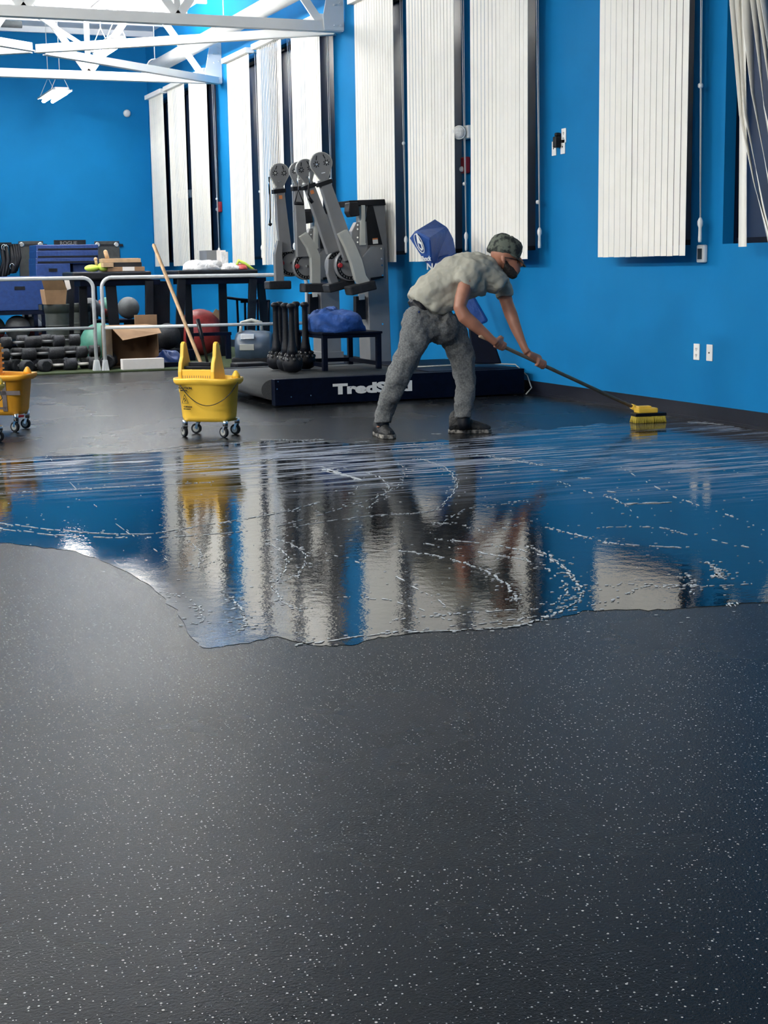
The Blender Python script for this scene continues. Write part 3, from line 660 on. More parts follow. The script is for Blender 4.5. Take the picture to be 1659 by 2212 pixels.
# printed caution on the front of the tub
def tubtext(body, x, z, size, nm, lean=.02):
    y = -.150
    text(body, L(x, y, z), m3 @ Vector((1, 0.0, -.03)), Vector((0, 0, 1)) + (m3 @ Vector((0, -.12, 0))), size, M['printk'], nm, mb, .0015, .0006)
tubtext('CAUTION', -.150, .330, .021, 'caution_print'); tubtext('WET FLOOR', -.140, .316, .009, 'caution_print')
tubtext('CUIDADO', -.118, .205, .013, 'caution_print'); tubtext('PISO MOJADO', -.120, .192, .008, 'caution_print')
b = B(); T = [(-.132, .232), (-.088, .232), (-.110, .292)]
for i in range(3):
    p, q = T[i], T[(i+1) % 3]; b.bar(L(p[0], -.151+(.3-p[1])*.12, p[1]), L(q[0], -.151+(.3-q[1])*.12, q[1]), .0025, .003, m3 @ Vector((0, 1, 0)))
for p, q in (((-.113, .268), (-.108, .256)), ((-.108, .256), (-.102, .246)), ((-.108, .256), (-.116, .240)), ((-.112, .264), (-.120, .258))): b.bar(L(p[0], -.147, p[1]), L(q[0], -.145, q[1]), .003, .003, m3 @ Vector((0, 1, 0)))
b.build('warning_triangle', mb, M['printk'])
# left pair, cut by the photo edge
ob, mo3 = bucket(G(-2, 934)+Vector((0, .16, 0)), math.radians(-28), 'orange', 'orange-yellow mop bucket with grey sprayed cross at the left photo edge', .27, .17, .41, .12, 5, .0, False)
oc = Vector(ob['_w']); LO = lambda x, y, z: oc + mo3 @ Vector((x, y, z))
b = B()
for (x0, x1, z0, z1) in ((.02, .25, .265, .295), (.118, .150, .15, .375), (.06, .14, .165, .18)):
    b.hexa([LO(x, y, z) for z in (z0, z1) for x, y in ((x0, -.165+(.36-z)*.075), (x1, -.165+(.36-z)*.075), (x1, -.158+(.36-z)*.075), (x0, -.158+(.36-z)*.075))])
b.build('sprayed_cross', ob, M['paint'])
b = B(); q = LO(.215, -.10, .11); b.obox(q, .03, .012, .008, .3); b.build('red_clip', ob, M['redp'])
w2 = root('mop_wringer', LO(-.06, 0, .4), 'orange ribbed mop wringer on the sprayed bucket at the left photo edge', 'wringer')
b = B(); b.hexa([LO(x, y, z) for z in (.33, .62) for x, y in ((-.22, -.13), (.055, -.13), (.055, .06), (-.22, .06))])
b.build('basket', w2, M['orange'], .006)
for k in range(6):
    b = B(); z = .40+k*.036; b.hexa([LO(x, y, zz) for zz in (z, z+.012) for x, y in ((-.225, -.142), (.064, -.142), (.064, .068), (-.225, .068))])
    for j in range(5): b.hexa([LO(x, y, zz) for zz in (z+.012, z+.036) for x, y in ((-.20+j*.055, -.137), (-.19+j*.055, -.137), (-.19+j*.055, -.129), (-.20+j*.055, -.129))])
    b.build('rib', w2, M['orange'])
fbt, f3 = bucket(G(-52, 962)+Vector((0, .10, 0)), math.radians(-26), 'lemon', 'lemon yellow bucket with thin wire handle, mostly cut off by the left photo edge', .20, .15, .40, .10, 2.6, .0, False)
fc = Vector(fbt['_w']); b = B()
b.tube([fc+f3 @ Vector(v) for v in ((.19, -.07, .40), (.225, -.09, .36), (.245, -.11, .31), (.22, -.15, .275), (.1, -.19, .25), (-.05, -.19, .24))], .003, 6); b.build('wire_handle', fbt, M['blackm'])

# ================================================================== SLED TREADMILL
xl, xr, yf, yb_, zt_ = 3.72, 6.0, 11.49, 13.15, .228
tm = root('sled_treadmill', (4.9, 12.4, 0), 'low black sled treadmill with white side lettering and grey belt', 'treadmill')
b = B(); b.box((xl+.0, yf, .012), (xr, yf+.09, zt_)); b.build('side_panel', tm, M['navy'], .004)
b = B(); b.box((xl-.1, yb_-.09, .03), (xr, yb_, zt_)); b.build('side_panel', tm, M['navy'], .004)
b = B(); b.box((xl+.15, yf+.09, .05), (xr, yb_-.09, zt_-.03)); b.build('deck', tm, M['navy'])
b = B(); n = 10; R = .085
prof = [(5.2, zt_-.005)]+[(xl+.02+.0-R*math.sin(a*PI/n)*1.2, zt_-.005-R+R*math.cos(a*PI/n)) for a in range(n+1)]+[(5.2, zt_-.005-2*R)]
b.prism([(x, yf+.10, z) for x, z in prof], (0, yb_-yf-.2, 0), True); b.build('belt', tm, M['beltr'])
b = B(); b.box((5.15, yf+.10, zt_-.03), (xr, yb_-.1, zt_+.004)); b.build('motor_cover', tm, M['navy'], .004)
for x in (xl+.35, 5.7):
    for y in (yf+.05, yb_-.05): b = B(); b.cyl((x, y, 0), (x, y, .035), .02, n=10); b.build('levelling_foot', tm, M['blackm'])
b = B()
for (x, z) in ((xl+.03, .21), (xl+.02, .15), (xl+.14, .08), (xl+.31, .085), (5.35, .12)): b.cyl((x, yf-.003, z), (x, yf, z), .006, n=8)
b.build('side_bolts', tm, M['chrome'])
tp = PY(719, 851, yf-.001)
te = PY(890, 842, yf-.001)
text('TredSled', (tp.x, yf-.003, tp.z), (1, 0, 0), (0, 0, 1), .112, M['print'], 'side_lettering', tm, .0015, .0062, te.x-tp.x)
b = B(); b.tube([(5.1, 12.0, .245), (5.5, 11.95, .25), (5.8, 11.85, .262), (6.03, 11.72, .25), (6.06, 11.55, .16), (6.05, 11.45, .06), (5.98, 11.42, .012)], .006, 8)
b.build('power_cord', tm, M['lightgrey'])
# console: black mast with a blue nylon sleeve
cs = root('treadmill_console', (5.7, 12.5, .24), 'tilted treadmill console under a royal blue nylon cover with white print', 'console')
D1 = 13.1
b = B(); m0 = [S(x, y, D1) for x, y in ((1022, 786), (1084, 786), (1063, 725), (1028, 690), (1012, 700))]
b.prism(m0, FH*.12); b.build('mast_foot', cs, M['navy'], .01)
b = B(); b.prism([S(x, y, D1+.02) for x, y in ((926, 560), (972, 548), (1056, 694), (1030, 706))], FH*.18); b.build('cover_sleeve', cs, M['coverb'], .02)
def hexcover():
    b = B(); f_ = [S(x, y, D1-.22) for x, y in ((889, 516), (898, 497), (941, 512), (976, 492), (986, 545), (930, 590), (912, 570))]
    k_ = [S(x, y, D1+.16) for x, y in ((905, 512), (913, 484), (938, 471), (963, 483), (982, 533), (955, 565), (930, 560))]
    a = [b.bm.verts.new(p) for p in f_]; q = [b.bm.verts.new(p) for p in k_]
    n = len(a); b._f(a); b._f(q[::-1])
    for i in range(n): b._f([a[i], a[(i+1) % n], q[(i+1) % n], q[i]])
    return b
# hood over the console head: upper lid, left face carrying the crest, right face
b = B()
V = {k: S(x, y, d) for k, (x, y, d) in {'tl': (896, 498, D1-.05), 'tp': (938, 471, D1+.28), 'tr': (968, 491, D1+.25), 'fr': (929, 516, D1-.2), 'll': (888, 515, D1-.08), 'lb': (914, 562, D1-.02), 'mb': (934, 590, D1-.1),
    'rb': (988, 546, D1+.2), 'bk': (950, 560, D1+.4), 'rm': (978, 515, D1+.26)}.items()}
_n = (V['fr']-V['tl']).cross(V['lb']-V['tl'])
for k_, x_, y_ in (('ll', 888, 515), ('mb', 934, 590)):
    d_ = ray(x_, y_); V[k_] = CAMP+d_*((V['tl']-CAMP).dot(_n)/d_.dot(_n))
v = {k: b.bm.verts.new(p) for k, p in V.items()}
for f in (('tl', 'tp', 'tr', 'fr'), ('tl', 'fr', 'mb', 'lb', 'll'), ('fr', 'tr', 'rm', 'rb', 'mb'), ('tp', 'tl', 'll', 'lb', 'bk'), ('tp', 'bk', 'rb', 'rm', 'tr'), ('lb', 'mb', 'rb', 'bk')): b._f([v[k] for k in f])
o = b.build('cover_hood', cs, M['coverb'])
o.modifiers.new('bevel', 'BEVEL').width = .015
nrm = (V['fr']-V['tl']).cross(V['lb']-V['tl']).normalized()
if nrm.dot(CAMP-V['tl']) < 0: nrm = -nrm
def onface(px, py, lift=.018):
    d = ray(px, py); k = (V['tl']-CAMP).dot(nrm)/d.dot(nrm); return CAMP+d*k+nrm*lift
def outline(pts, wd, name, parent, m, closed=True):
    b = B(); n = len(pts)
    for i in range(n if closed else n-1): b.bar(pts[i], pts[(i+1) % n], wd, .003, nrm)
    return b.build(name, parent, m)
cx_, cy_ = 909, 525
el = []
for k in range(20):
    a = 2*PI*k/20; u, v_ = 7*math.cos(a), 22*math.sin(a); r_ = math.radians(-24)
    el.append(onface(cx_+u*math.cos(r_)-v_*math.sin(r_)*1.0, cy_+u*math.sin(r_)+v_*math.cos(r_)))
outline(el, .007, 'crest_oval', cs, M['print'])
b = B(); b.prism([onface(x, y, .016) for x, y in ((902, 503), (904, 503), (911, 520), (914, 523), (918, 537), (915, 541), (908, 533), (905, 521))], nrm*.004); b.build('crest_figure', cs, M['print'])
b = B(); b.prism([onface(x, y, .021) for x, y in ((908, 524), (913, 527), (915, 536), (911, 533))], nrm*.003); b.build('crest_inset', cs, M['coverb'])  # inset in the cover's own blue within the white figure
xd = onface(938, 560)-onface(914, 561); yd = onface(925, 545)-onface(926, 560)
text('Shock', onface(913, 563), xd, yd, .062, M['print'], 'cover_lettering', cs, .002, .0012)
ps = S(922, 582, D1-.16)
text('NAUT', ps, RT, UP, .075, M['print'], 'cover_lettering', cs, .002, .0025)

# ================================================================== CABLE MACHINES
def cable_machine(lab, Yc, Yn, Yf, P, trans):
    """P: pixel outlines of the machine with its near face in plane Y"""
    T_ = lambda x, y, Y: PY(*trans(x, y), Y)
    t = root('cable_machine', (5.9, Yc, 0), lab, 'exercise machine', 'grey cable machines')
    def pr(pts, Y, th, name, m, bev=.008, par=None):
        b = B(); b.prism([T_(x, y, Y) for x, y in pts], (0, th, 0)); return b.build(name, par or t, m, bev)
    pr([(791, 442), (832, 440), (838, 560), (846, 784), (800, 784), (793, 560)], Yc, .30, 'column', M['steelgrey'])
    q0_, q1_ = T_(800, 784, Yc), T_(846, 784, Yc); b = B(); b.box((q0_.x-.02, Yc-.02, 0.001), (min(q1_.x+.02, 6.07), Yc+.34, q0_.z+.01)); b.build('base_plate', t, M['steelgrey'], .006)
    pr([(770, 480), (792, 478), (797, 560), (790, 575), (758, 572), (760, 500)], Yc-.02, .10, 'column_web', M['steelgrey'])
    pr([(795, 445), (806, 445), (826, 528), (786, 530), (782, 528)], Yc-.012, .01, 'recess_panel', M['black'], 0)
    pr([(781, 443), (789, 443), (790, 530), (779, 530)], Yc-.06, .10, 'guide_rod', M['lightgrey'], .004)
    pr([(754, 433), (832, 430), (834, 443), (758, 446)], Yc-.04, .36, 'top_cap', M['black'])
    pr([(755, 437), (774, 436), (778, 466), (759, 469), (753, 458)], Yc-.10, .14, 'head_roller', M['black'], .012)
    pr([(770, 570), (803, 532), (830, 532), (830, 596), (800, 606), (770, 600)], Yc-.05, .05, 'gearbox', M['steelgrey'], .006)
    pr([(802, 600), (829, 596), (829, 600), (802, 606)], Yc-.07, .08, 'step_bracket', M['black'], .002)
    pr([(769, 640), (790, 640), (791, 690), (769, 690)], Yc+.02, .08, 'weight_shroud', M['black'], .004)
    b = B()
    for (x, y) in ((823, 537), (824, 559), (825, 573), (826, 595), (788, 527), (772, 486), (772, 495), (772, 513), (772, 523), (826, 700)):
        q = T_(x, y, Yc-.052 if y > 530 else Yc-.022); b.cyl(q, q-Vector((0, .006, 0)), .010, n=8)
    b.build('bolts', t, M['chrome'])
    pr([(805, 518), (816, 517), (817, 526), (806, 527)], Yc-.016, .004, 'warning_label', M['label'], 0)
    pr([(805, 515), (816, 514), (816, 517), (805, 518)], Yc-.017, .004, 'label_stripe', M['orl'], 0)
    pr([(775, 636), (788, 635), (788, 647), (776, 648)], Yc-.002, .004, 'warning_label', M['label'], 0)
    # two arms with paddles; near one then far one
    for k, (Y, A) in enumerate(((Yn, P['near']), (Yf, P['far']))):
        hx, hy, r, ang, jx, jy, dx, dy, dr = A['head'][0], A['head'][1], A['head'][2], A['ang'], A['joint'][0], A['joint'][1], A['disc'][0], A['disc'][1], A['disc'][2]
        f = 1
        # paddle: teardrop
        ca, sa = math.cos(math.radians(ang)), math.sin(math.radians(ang)); pts = []
        for i in range(17):
            a = math.radians(-20+220*i/16); pts.append((r*math.cos(a), -r*math.sin(a)))
        pts += [(-.28*r, 1.65*r), (.28*r, 1.65*r)]
        rot = lambda u, v: (hx+u*ca+v*sa, hy-u*sa+v*ca)
        pa = B(); pa.prism([PY(*rot(u, v), Y-.05) for u, v in pts], (0, .05, 0)); pa = pa.build('paddle', t, M['steelgrey'], .006)
        b = B(); b.prism([PY(*rot(u*1.06, v*1.05), Y-.035) for u, v in pts], (0, .02, 0)); b.build('paddle_rim', pa, M['lightgrey'])
        b = B()
        for q in (-1, 1):
            for i in range(7):
                a = math.radians(i*51); c0 = (q*.48*r, .05*r)
                p_ = PY(*rot(c0[0]+.13*r*math.cos(a), c0[1]+.13*r*math.sin(a)), Y-.052); q_ = PY(*rot(c0[0]+.30*r*math.cos(a), c0[1]+.30*r*math.sin(a)), Y-.052); b.bar(p_, q_, .008, .004, Vector((0, 1, 0)))
            b.bar(PY(*rot(q*.30*r, -.75*r), Y-.052), PY(*rot(q*.42*r, -.35*r), Y-.052), .008, .004, Vector((0, 1, 0)))
        b.build('paddle_slots', pa, M['blackm'])
        b = B()
        for q in (-1, 1): c0 = PY(*rot(q*.48*r, .05*r), Y-.05); b.cyl(c0, c0-Vector((0, .012, 0)), .009, n=10)
        b.bar(PY(*rot(-.18*r, .95*r), Y-.052), PY(*rot(.18*r, .95*r), Y-.052), .008, .004, Vector((0, 1, 0)))
        b.build('paddle_bolts', pa, M['chrome'])
        # arm tube from paddle to joint
        s0 = Vector(rot(0, 1.55*r)); wpx = A['w']
        e0 = Vector((jx, jy)); dv = (e0-s0).normalized(); nv = Vector((-dv.y, dv.x))
        b = B(); b.prism([PY(*(p_), Y-.055) for p_ in (s0+nv*wpx*.45, s0-nv*wpx*.45, e0-nv*wpx*.62, e0+nv*wpx*.62)], (0, .07, 0)); ar = b.build('arm', t, M['steelgrey'], .006)
        c1 = s0+dv*4; c2 = c1+dv*9
        b = B(); b.prism([PY(*(p_), Y-.065) for p_ in (c1+nv*wpx*.62, c1-nv*wpx*.62, c2-nv*wpx*.62, c2+nv*wpx*.62)], (0, .09, 0)); b.build('collar', ar, M['black'], .004)
        if A.get('label'):
            l0 = c2+dv*9; b = B(); b.prism([PY(*(l0+nv*i*3.6+dv*j*4), Y-.057) for i, j in ((-1, -1), (1, -1), (1, 1), (-1, 1))], (0, .003, 0)); b.build('sticker', ar, M['orl'])
        # pivot disc with number arc
        dc = PY(dx, dy, Y); sc = (PY(dx+dr, dy, Y)-dc).length*.93
        b = B(); b.lathe(dc+Vector((0, .06, 0)), [(sc, 0), (sc, .045), (sc*.96, .06)], 36, Vector((0, -1, 0))); ds = b.build('pivot_disc', t, M['steelgrey'])
        b = B()
        for i in range(16):
            a0, a1 = math.radians(75+i*14), math.radians(75+(i+1)*14)
            b.prism([dc+Vector((rr*math.cos(a), -.001, rr*math.sin(a))) for rr, a in ((sc*.70, a0), (sc*.92, a0), (sc*.92, a1), (sc*.70, a1))], (0, -.004, 0))
        b.build('number_arc', ds, M['black'])
        b = B()
        for i in range(15):
            a0 = math.radians(82+i*14); c = dc+Vector((sc*.81*math.cos(a0), -.006, sc*.81*math.sin(a0))); b.bar(c-Vector((0, 0, .008)), c+Vector((0, 0, .008)), .004, .002, Vector((0, 1, 0)))
        b.build('number_marks', ds, M['lightgrey'])
        b = B(); c = dc+Vector((-sc*.72, -.008, 0)); b.lathe(c, [(.026, 0), (.026, .02), (.018, .04)], 14, Vector((-.2, -1, 0)).normalized()); b.build('pull_knob', ds, M['redp'])
        b = B(); b.cyl(dc+Vector((0, -.002, 0)), dc+Vector((0, -.016, 0)), .014, n=12); b.build('disc_bolt', ds, M['chrome'])
        # counter arm down to the padded weight
        ca_ = A['counter']; b = B()
        for (x0, y0, w0), (x1, y1, w1) in zip(ca_, ca_[1:]): pass
        Lp, Rp = [], []
        for i, (x, y, w_) in enumerate(ca_):
            a_, c_ = Vector(ca_[max(i-1, 0)][:2]), Vector(ca_[min(i+1, len(ca_)-1)][:2]); d_ = (c_-a_).normalized(); n_ = Vector((-d_.y, d_.x))
            Lp.append(Vector((x, y))+n_*w_/2); Rp.append(Vector((x, y))-n_*w_/2)
        for i in range(len(ca_)-1):
            b.hexa([PY(*q, Y-.13) for q in (Lp[i], Rp[i], Rp[i+1], Lp[i+1])]+[PY(*q, Y-.13)+Vector((0, .07, 0)) for q in (Lp[i], Rp[i], Rp[i+1], Lp[i+1])])
        bmesh.ops.remove_doubles(b.bm, verts=b.bm.verts[:], dist=1e-4)
        b.build('counter_arm', t, M[A.get('cm', 'steelgrey')], .006)
        px_, py_, pw, ph, pa_ = A['pad']; d_ = Vector((math.cos(math.radians(pa_)), math.sin(math.radians(pa_)))); n_ = Vector((-d_.y, d_.x)); c_ = Vector((px_, py_))
        b = B(); b.prism([PY(*(c_+d_*i*pw/2+n_*j*ph/2), Y-.19) for i, j in ((-1, -1), (1, -1), (1, 1), (-1, 1))], (0, .19, 0)); b.build('pad', t, M['rubber'], .012)
    return t
idt = lambda x, y: (x, y)
tr2 = lambda x, y: (655+(x-760)*.895+6, 596+(y-596)*.885)
n1 = {'head': (694, 352, 23), 'ang': 11, 'joint': (760, 560), 'disc': (757, 573, 34), 'w': 25, 'counter': [(741, 500, 20), (757, 530, 22), (771, 565, 24), (780, 600, 24), (790, 614, 24)], 'cm': 'lightgrey', 'pad': (786, 622, 56, 20, -14)}
f1 = {'head': (660, 364, 20), 'ang': 13, 'joint': (722, 545), 'disc': (735, 573, 32), 'w': 22, 'label': 1, 'counter': [(716, 560, 14), (716, 590, 16), (724, 612, 18)], 'pad': (739, 617, 58, 18, -14)}
n2 = {'head': (645, 369, 19), 'ang': 0, 'joint': (655, 555), 'disc': (662, 575, 30), 'w': 20, 'counter': [(656, 506, 18), (672, 530, 19), (682, 555, 20), (683, 585, 20), (683, 612, 20)], 'cm': 'lightgrey', 'pad': (684, 622, 50, 19, 0)}
f2 = {'head': (604, 373, 20), 'ang': 0, 'joint': (618, 545), 'disc': (629, 568, 30), 'w': 21, 'label': 1, 'counter': [(605, 520, 10), (602, 550, 16), (604, 580, 18), (605, 608, 18)], 'pad': (606, 616, 48, 18, -1)}
cm1 = cable_machine('grey cable machine nearer the man, its two arms tilted left', 14.25, 13.85, 14.1, {'near': n1, 'far': f1}, idt)
cm2 = cable_machine('grey cable machine on the left, its two paddle arms upright, behind the tilted pair', 15.6, 15.15, 15.4, {'near': n2, 'far': f2}, tr2)
# triangle and strap handles hanging from the paddles
def grip(par, pts, bar_, Y, ch):
    b = B(); b.tube([PY(*p, Y) for p in pts], .008, 8); t = b.build('pull_handle', par, M['black'])
    b = B(); b.tube([PY(*p, Y) for p in ch], .007, 8); b.build('carabiner_chain', t, M['chrome'])
    b = B(); b.tube([PY(*p, Y) for p in bar_], .018, 10); b.build('grip', t, M['black'])
grip(cm2, [(637, 438), (644, 410), (655, 437)], [(636, 439), (656, 440)], 14.99, [(645, 375), (643, 390), (644, 410)])
grip(cm1, [(668, 395), (666, 420), (672, 432)], [(667, 427), (675, 438)], 13.62, [(669, 372), (668, 385), (668, 395)])
grip(cm2, [(581, 382), (583, 420), (584, 470), (583, 482)], [(581, 483), (586, 486)], 15.25, [(584, 382), (581, 395), (582, 420)])

# ================================================================== CLUBS AND STOOL ON THE TREADMILL
DECKZ = zt_+.005
def club(px, Y, lab):
    p = PY(px, 790, Y); c = Vector((p.x, Y, DECKZ)); t = root('steel_club', c, lab, 'club', 'black clubs standing on the treadmill')
    b = B(); b.lathe(c, [(.035, 0), (.072, .02), (.088, .07), (.08, .12), (.055, .15)], 20); b.build('head', t, M['black'])
    b = B()
    for k in range(9):
        a = k*2*PI/9
        for (rr, zz) in ((.074, .115), (.058, .145)): b.ball(c+Vector((rr*math.cos(a+zz*40), rr*math.sin(a+zz*40), zz)), .017, 8)
    b.build('studs', t, mat('gloss_black', (.02, .02, .022), .12) if 'gb' not in M else M['gb'])
    b = B(); b.lathe(c, [(.05, .14), (.042, .20), (.030, .27), (.026, .36), (.025, .50), (.026, .545), (.038, .555), (.040, .575), (.022, .59)], 14); b.build('neck', t, M['black'])
M['gb'] = mat('gloss_black', (.02, .02, .022), .12)
for px, Y, lab in ((607, 12.85, 'black studded club at the left end of the cluster on the treadmill'), (598, 12.6, 'black studded club at the far left back of the cluster on the treadmill'), (619, 12.35, 'black studded club third from the left in the cluster, standing in front'),
                   (632, 12.1, 'black studded club foremost in the middle of the cluster on the treadmill'), (642, 12.75, 'black studded club right of the middle in the cluster, set back'), (661, 12.48, 'black studded club at the right end of the cluster, beside the blue cloth stool')):
    club(px, Y, lab)
st = root('step_stool', PY(755, 797, 12.5), 'black steel frame stool on the treadmill, a blue bag lying over it', 'stool')
A0 = PY(702, 797, 12.15); A1 = PY(818, 792, 12.15); zt2 = PY(760, 722, 12.15).z
x0, x1, y0, y1 = A0.x, A1.x, 12.15, 12.85
for x, y in ((x0, y0), (x1, y0), (x1, y1), (x0, y1)):
    b = B(); b.box((x-.022, y-.022, DECKZ), (x+.022, y+.022, zt2)); b.build('leg', st, M['navy'], .003)
b = B()
for z in (DECKZ+.03, zt2-.03):
    b.box((x0, y0-.018, z), (x1, y0+.018, z+.035)) if z > .3 else None
    b.box((x0, y1-.018, z), (x1, y1+.018, z+.035)); b.box((x0-.018, y0, z), (x0+.018, y1, z+.035)); b.box((x1-.018, y0, z), (x1+.018, y1, z+.035))
b.build('frame_bars', st, M['navy'])
b = B(); b.box((x0-.03, y0-.03, zt2), (x1+.03, y1+.03, zt2+.02)); b.build('top', st, M['navy'], .004)
def heap(name, cx, cy, z, hx, hy, hz, m, lab, cat, seed=1, parent=None, amp=.35, n=44, sharp=1.0, origin=None):
    """crumpled cloth or bag: a dome with folds"""
    rnd = random.Random(seed); b = B(); rings = []
    ph = [(rnd.uniform(0, 6.28), rnd.randrange(2, 7), rnd.uniform(1, 4), rnd.uniform(.3, 1)) for _ in range(7)]
    for i in range(15):
        v = i/14; el = v*PI/2; ring = []
        for k in range(n):
            a = 2*PI*k/n; f = sum(w_*math.sin(f_*a+p_+g_*v*3) for p_, f_, g_, w_ in ph)/7
            rr = (math.cos(el)**.8)*(1+amp*f*(1-v)**.3)
            zz = hz*math.sin(el)**.8*(1+amp*1.2*f*math.sin(2*el)+amp*.5*math.sin(3*a+ph[0][0])*math.cos(el))
            ring.append(b.bm.verts.new((cx+hx*rr*math.cos(a), cy+hy*rr*math.sin(a), z+max(.0, zz))))
        rings.append(ring)
    for a_, q in zip(rings, rings[1:]):
        for k in range(n): b._f([a_[k], a_[(k+1) % n], q[(k+1) % n], q[k]], True)
    b._f(rings[0][::-1]); b._f(rings[-1], True)
    o = b.build(name, parent, M[m], origin=(cx, cy, z) if not parent else None)
    if not parent: tag(o, lab, cat)
    return o
hc = PY(741, 722, 12.45)
dr = heap('blue_bag', (x0+x1)/2-.05, 12.45, zt2+.02, .24, .30, .185, 'bluec', 'crumpled royal blue cloth bag lying on the black frame stool', 'bag', 5, amp=.6)
tx3 = bpy.data.textures.new('bag_folds', 'CLOUDS'); tx3.noise_scale = .09; tx3.noise_depth = 3
dm = dr.modifiers.new('folds', 'DISPLACE'); dm.texture = tx3; dm.strength = .06; dm.mid_level = .5
dr.location.x -= 0

# ================================================================== STORAGE BEHIND THE BARRIER
# wall mats and name plate on the back wall
YW = WYB-.001
def wallmat(x0, x1, y0, y1, lab):
    a, c = PY(x0, y0, YW), PY(x1, y1, YW); t = root('hanging_mat', (a.x, YW, c.z), lab, 'mat', 'grey mats on the back wall')
    b = B(); b.box((a.x, YW-.03, c.z), (c.x, YW, a.z)); b.build('mat_pad', t, M['mat'], .01)
    b = B()
    for q in (.12, .88):
        x = a.x*(1-q)+c.x*q; b.lathe((x, YW-.031, a.z-.06), [(.045, 0), (.045, .006), (.03, .006)], 16, Vector((0, -1, 0)))
    b.build('grommet', t, M['chrome'])
    b = B(); b.box((a.x-.06, YW-.035, a.z-.09), (c.x+.06, YW-.0005, a.z-.05)); b.build('hanger_bar', t, M['blackm'])
wallmat(39, 102, 521, 700, 'grey exercise mat hung on the back wall, left of the black name plate')
wallmat(203, 260, 521, 590, 'grey exercise mat hung on the back wall, right of the black name plate')
a, c = PY(116, 520, YW), PY(185, 528, YW); t = root('name_plate', (a.x, YW, c.z), 'black steel name plate with raised letters on the back wall', 'sign')
b = B(); b.box((a.x, YW-.02, c.z-.02), (c.x, YW, a.z+.01)); b.build('plate', t, M['blackm'], .003)
pt = PY(130, 528, YW-.022); text('ROGUE', (pt.x, YW-.024, c.z-.005), (1, 0, 0), (0, 0, 1), .085, M['steelgrey'], 'plate_lettering', t, .002, .001, PY(166, 528, YW).x-pt.x)
# resistance bands hanging at the left
t = root('band_rack', PY(15, 600, 24.9), 'black resistance bands and straps hanging at the far left back', 'bands')
for k, x in enumerate((-8, 2, 11, 22, 28)):
    b = B(); n_ = 10; A_ = PY(x, 527, 24.9); Cc = PY(x+(k % 2)*3, 603-k*4, 24.9)
    pts = [A_, A_.lerp(Cc, .5)+Vector((.04, 0, 0)), Cc, Cc+Vector((.05, 0, .02)), A_.lerp(Cc, .5)+Vector((.11, 0, 0)), A_+Vector((.08, 0, 0))]
    b.tube(pts, .03, 8); b.build('band', t, M['black'])
b = B(); a_ = PY(-20, 524, 24.92); c_ = PY(24, 530, 24.92); b.box((a_.x, 24.86, c_.z), (c_.x, YW, a_.z)); b.build('rack_bar', t, M['blackm'])
for (x, y) in ((8, 535), (13, 536), (26, 576)):
    b = B(); c0 = PY(x, y, 24.8); b.tube([c0+Vector((.035*math.cos(q*PI/6), 0, .05*math.sin(q*PI/6))) for q in range(9)], .008, 6); b.build('carabiner', t, M['chrome'])

def pbox(name, x0, y0, x1, y1, Y, dep, m, lab, cat, group=None, slots=(), bev=.01, z0=None, origin=None):
    """box whose front face is at plane Y between two pixels"""
    a, c = PY(x0, y0, Y), PY(x1, y1, Y); zb0 = c.z if z0 is None else z0
    t = root(name, ((a.x+c.x)/2, Y+dep/2, zb0), lab, cat, group)
    b = B(); b.box((a.x, Y, zb0), (c.x, Y+dep, a.z)); b.build('body', t, M[m], bev)
    for (u0, v0, u1, v1) in slots:
        q, r = PY(u0, v0, Y), PY(u1, v1, Y); b = B(); b.box((q.x, Y-.006, r.z), (r.x, Y+.004, q.z)); b.build('grip_slot', t, M['black'])
    return t
YB = 20.6
zlo = PY(90, 655, YB).z
stack = [('blue soft plyometric box, topmost slab of the blue stack by the back wall', 78, 529, 213, 541), ('blue soft plyometric slab second from the top of the blue stack', 78, 541.5, 213, 557),
         ('blue soft plyometric slab third from the top of the blue stack', 77, 557.5, 213, 569)]
for lab, x0_, y0_, x1_, y1_ in stack:
    t = pbox('foam_box', x0_, y0_, x1_, y1_, YB, .6, 'bluef', lab, 'box', 'blue soft boxes', [(x0_+4, y1_-4, x1_-2, y1_-2)])
pbox('foam_box', 77, 569.5, 153, 601, YB, .6, 'bluef', 'blue soft box with one black grip slot, left under the thin slabs', 'box', 'blue soft boxes', [(105, 580, 124, 587)])
pbox('foam_box', 157, 569.5, 213, 601, YB+.1, .6, 'bluef', 'blue soft box right under the thin slabs, behind the black bench', 'box', 'blue soft boxes')
pbox('foam_box', -60, 599, 100, 658, 19.7, .8, 'bluef', 'large blue soft box lowest left, behind the left barrier panel', 'box', 'blue soft boxes', [(4, 599.5, 80, 605), (31, 619, 54, 626)])
pbox('foam_box', -60, 659, 84, 670, 19.7, .9, 'bluef', 'flat blue slab under the large blue soft box on the black rack', 'box', 'blue soft boxes')
a, c = PY(103, 601.5, YB), PY(214, 700, YB)
b = B(); b.box((a.x, YB+.02, .014), (c.x, YB+.6, a.z-.001)); tag(b.build('black_cabinet', m=M['navy'], bevel=.01, origin=(a.x, YB, .014)), 'tall black cabinet under the right half of the blue box stack', 'cabinet')
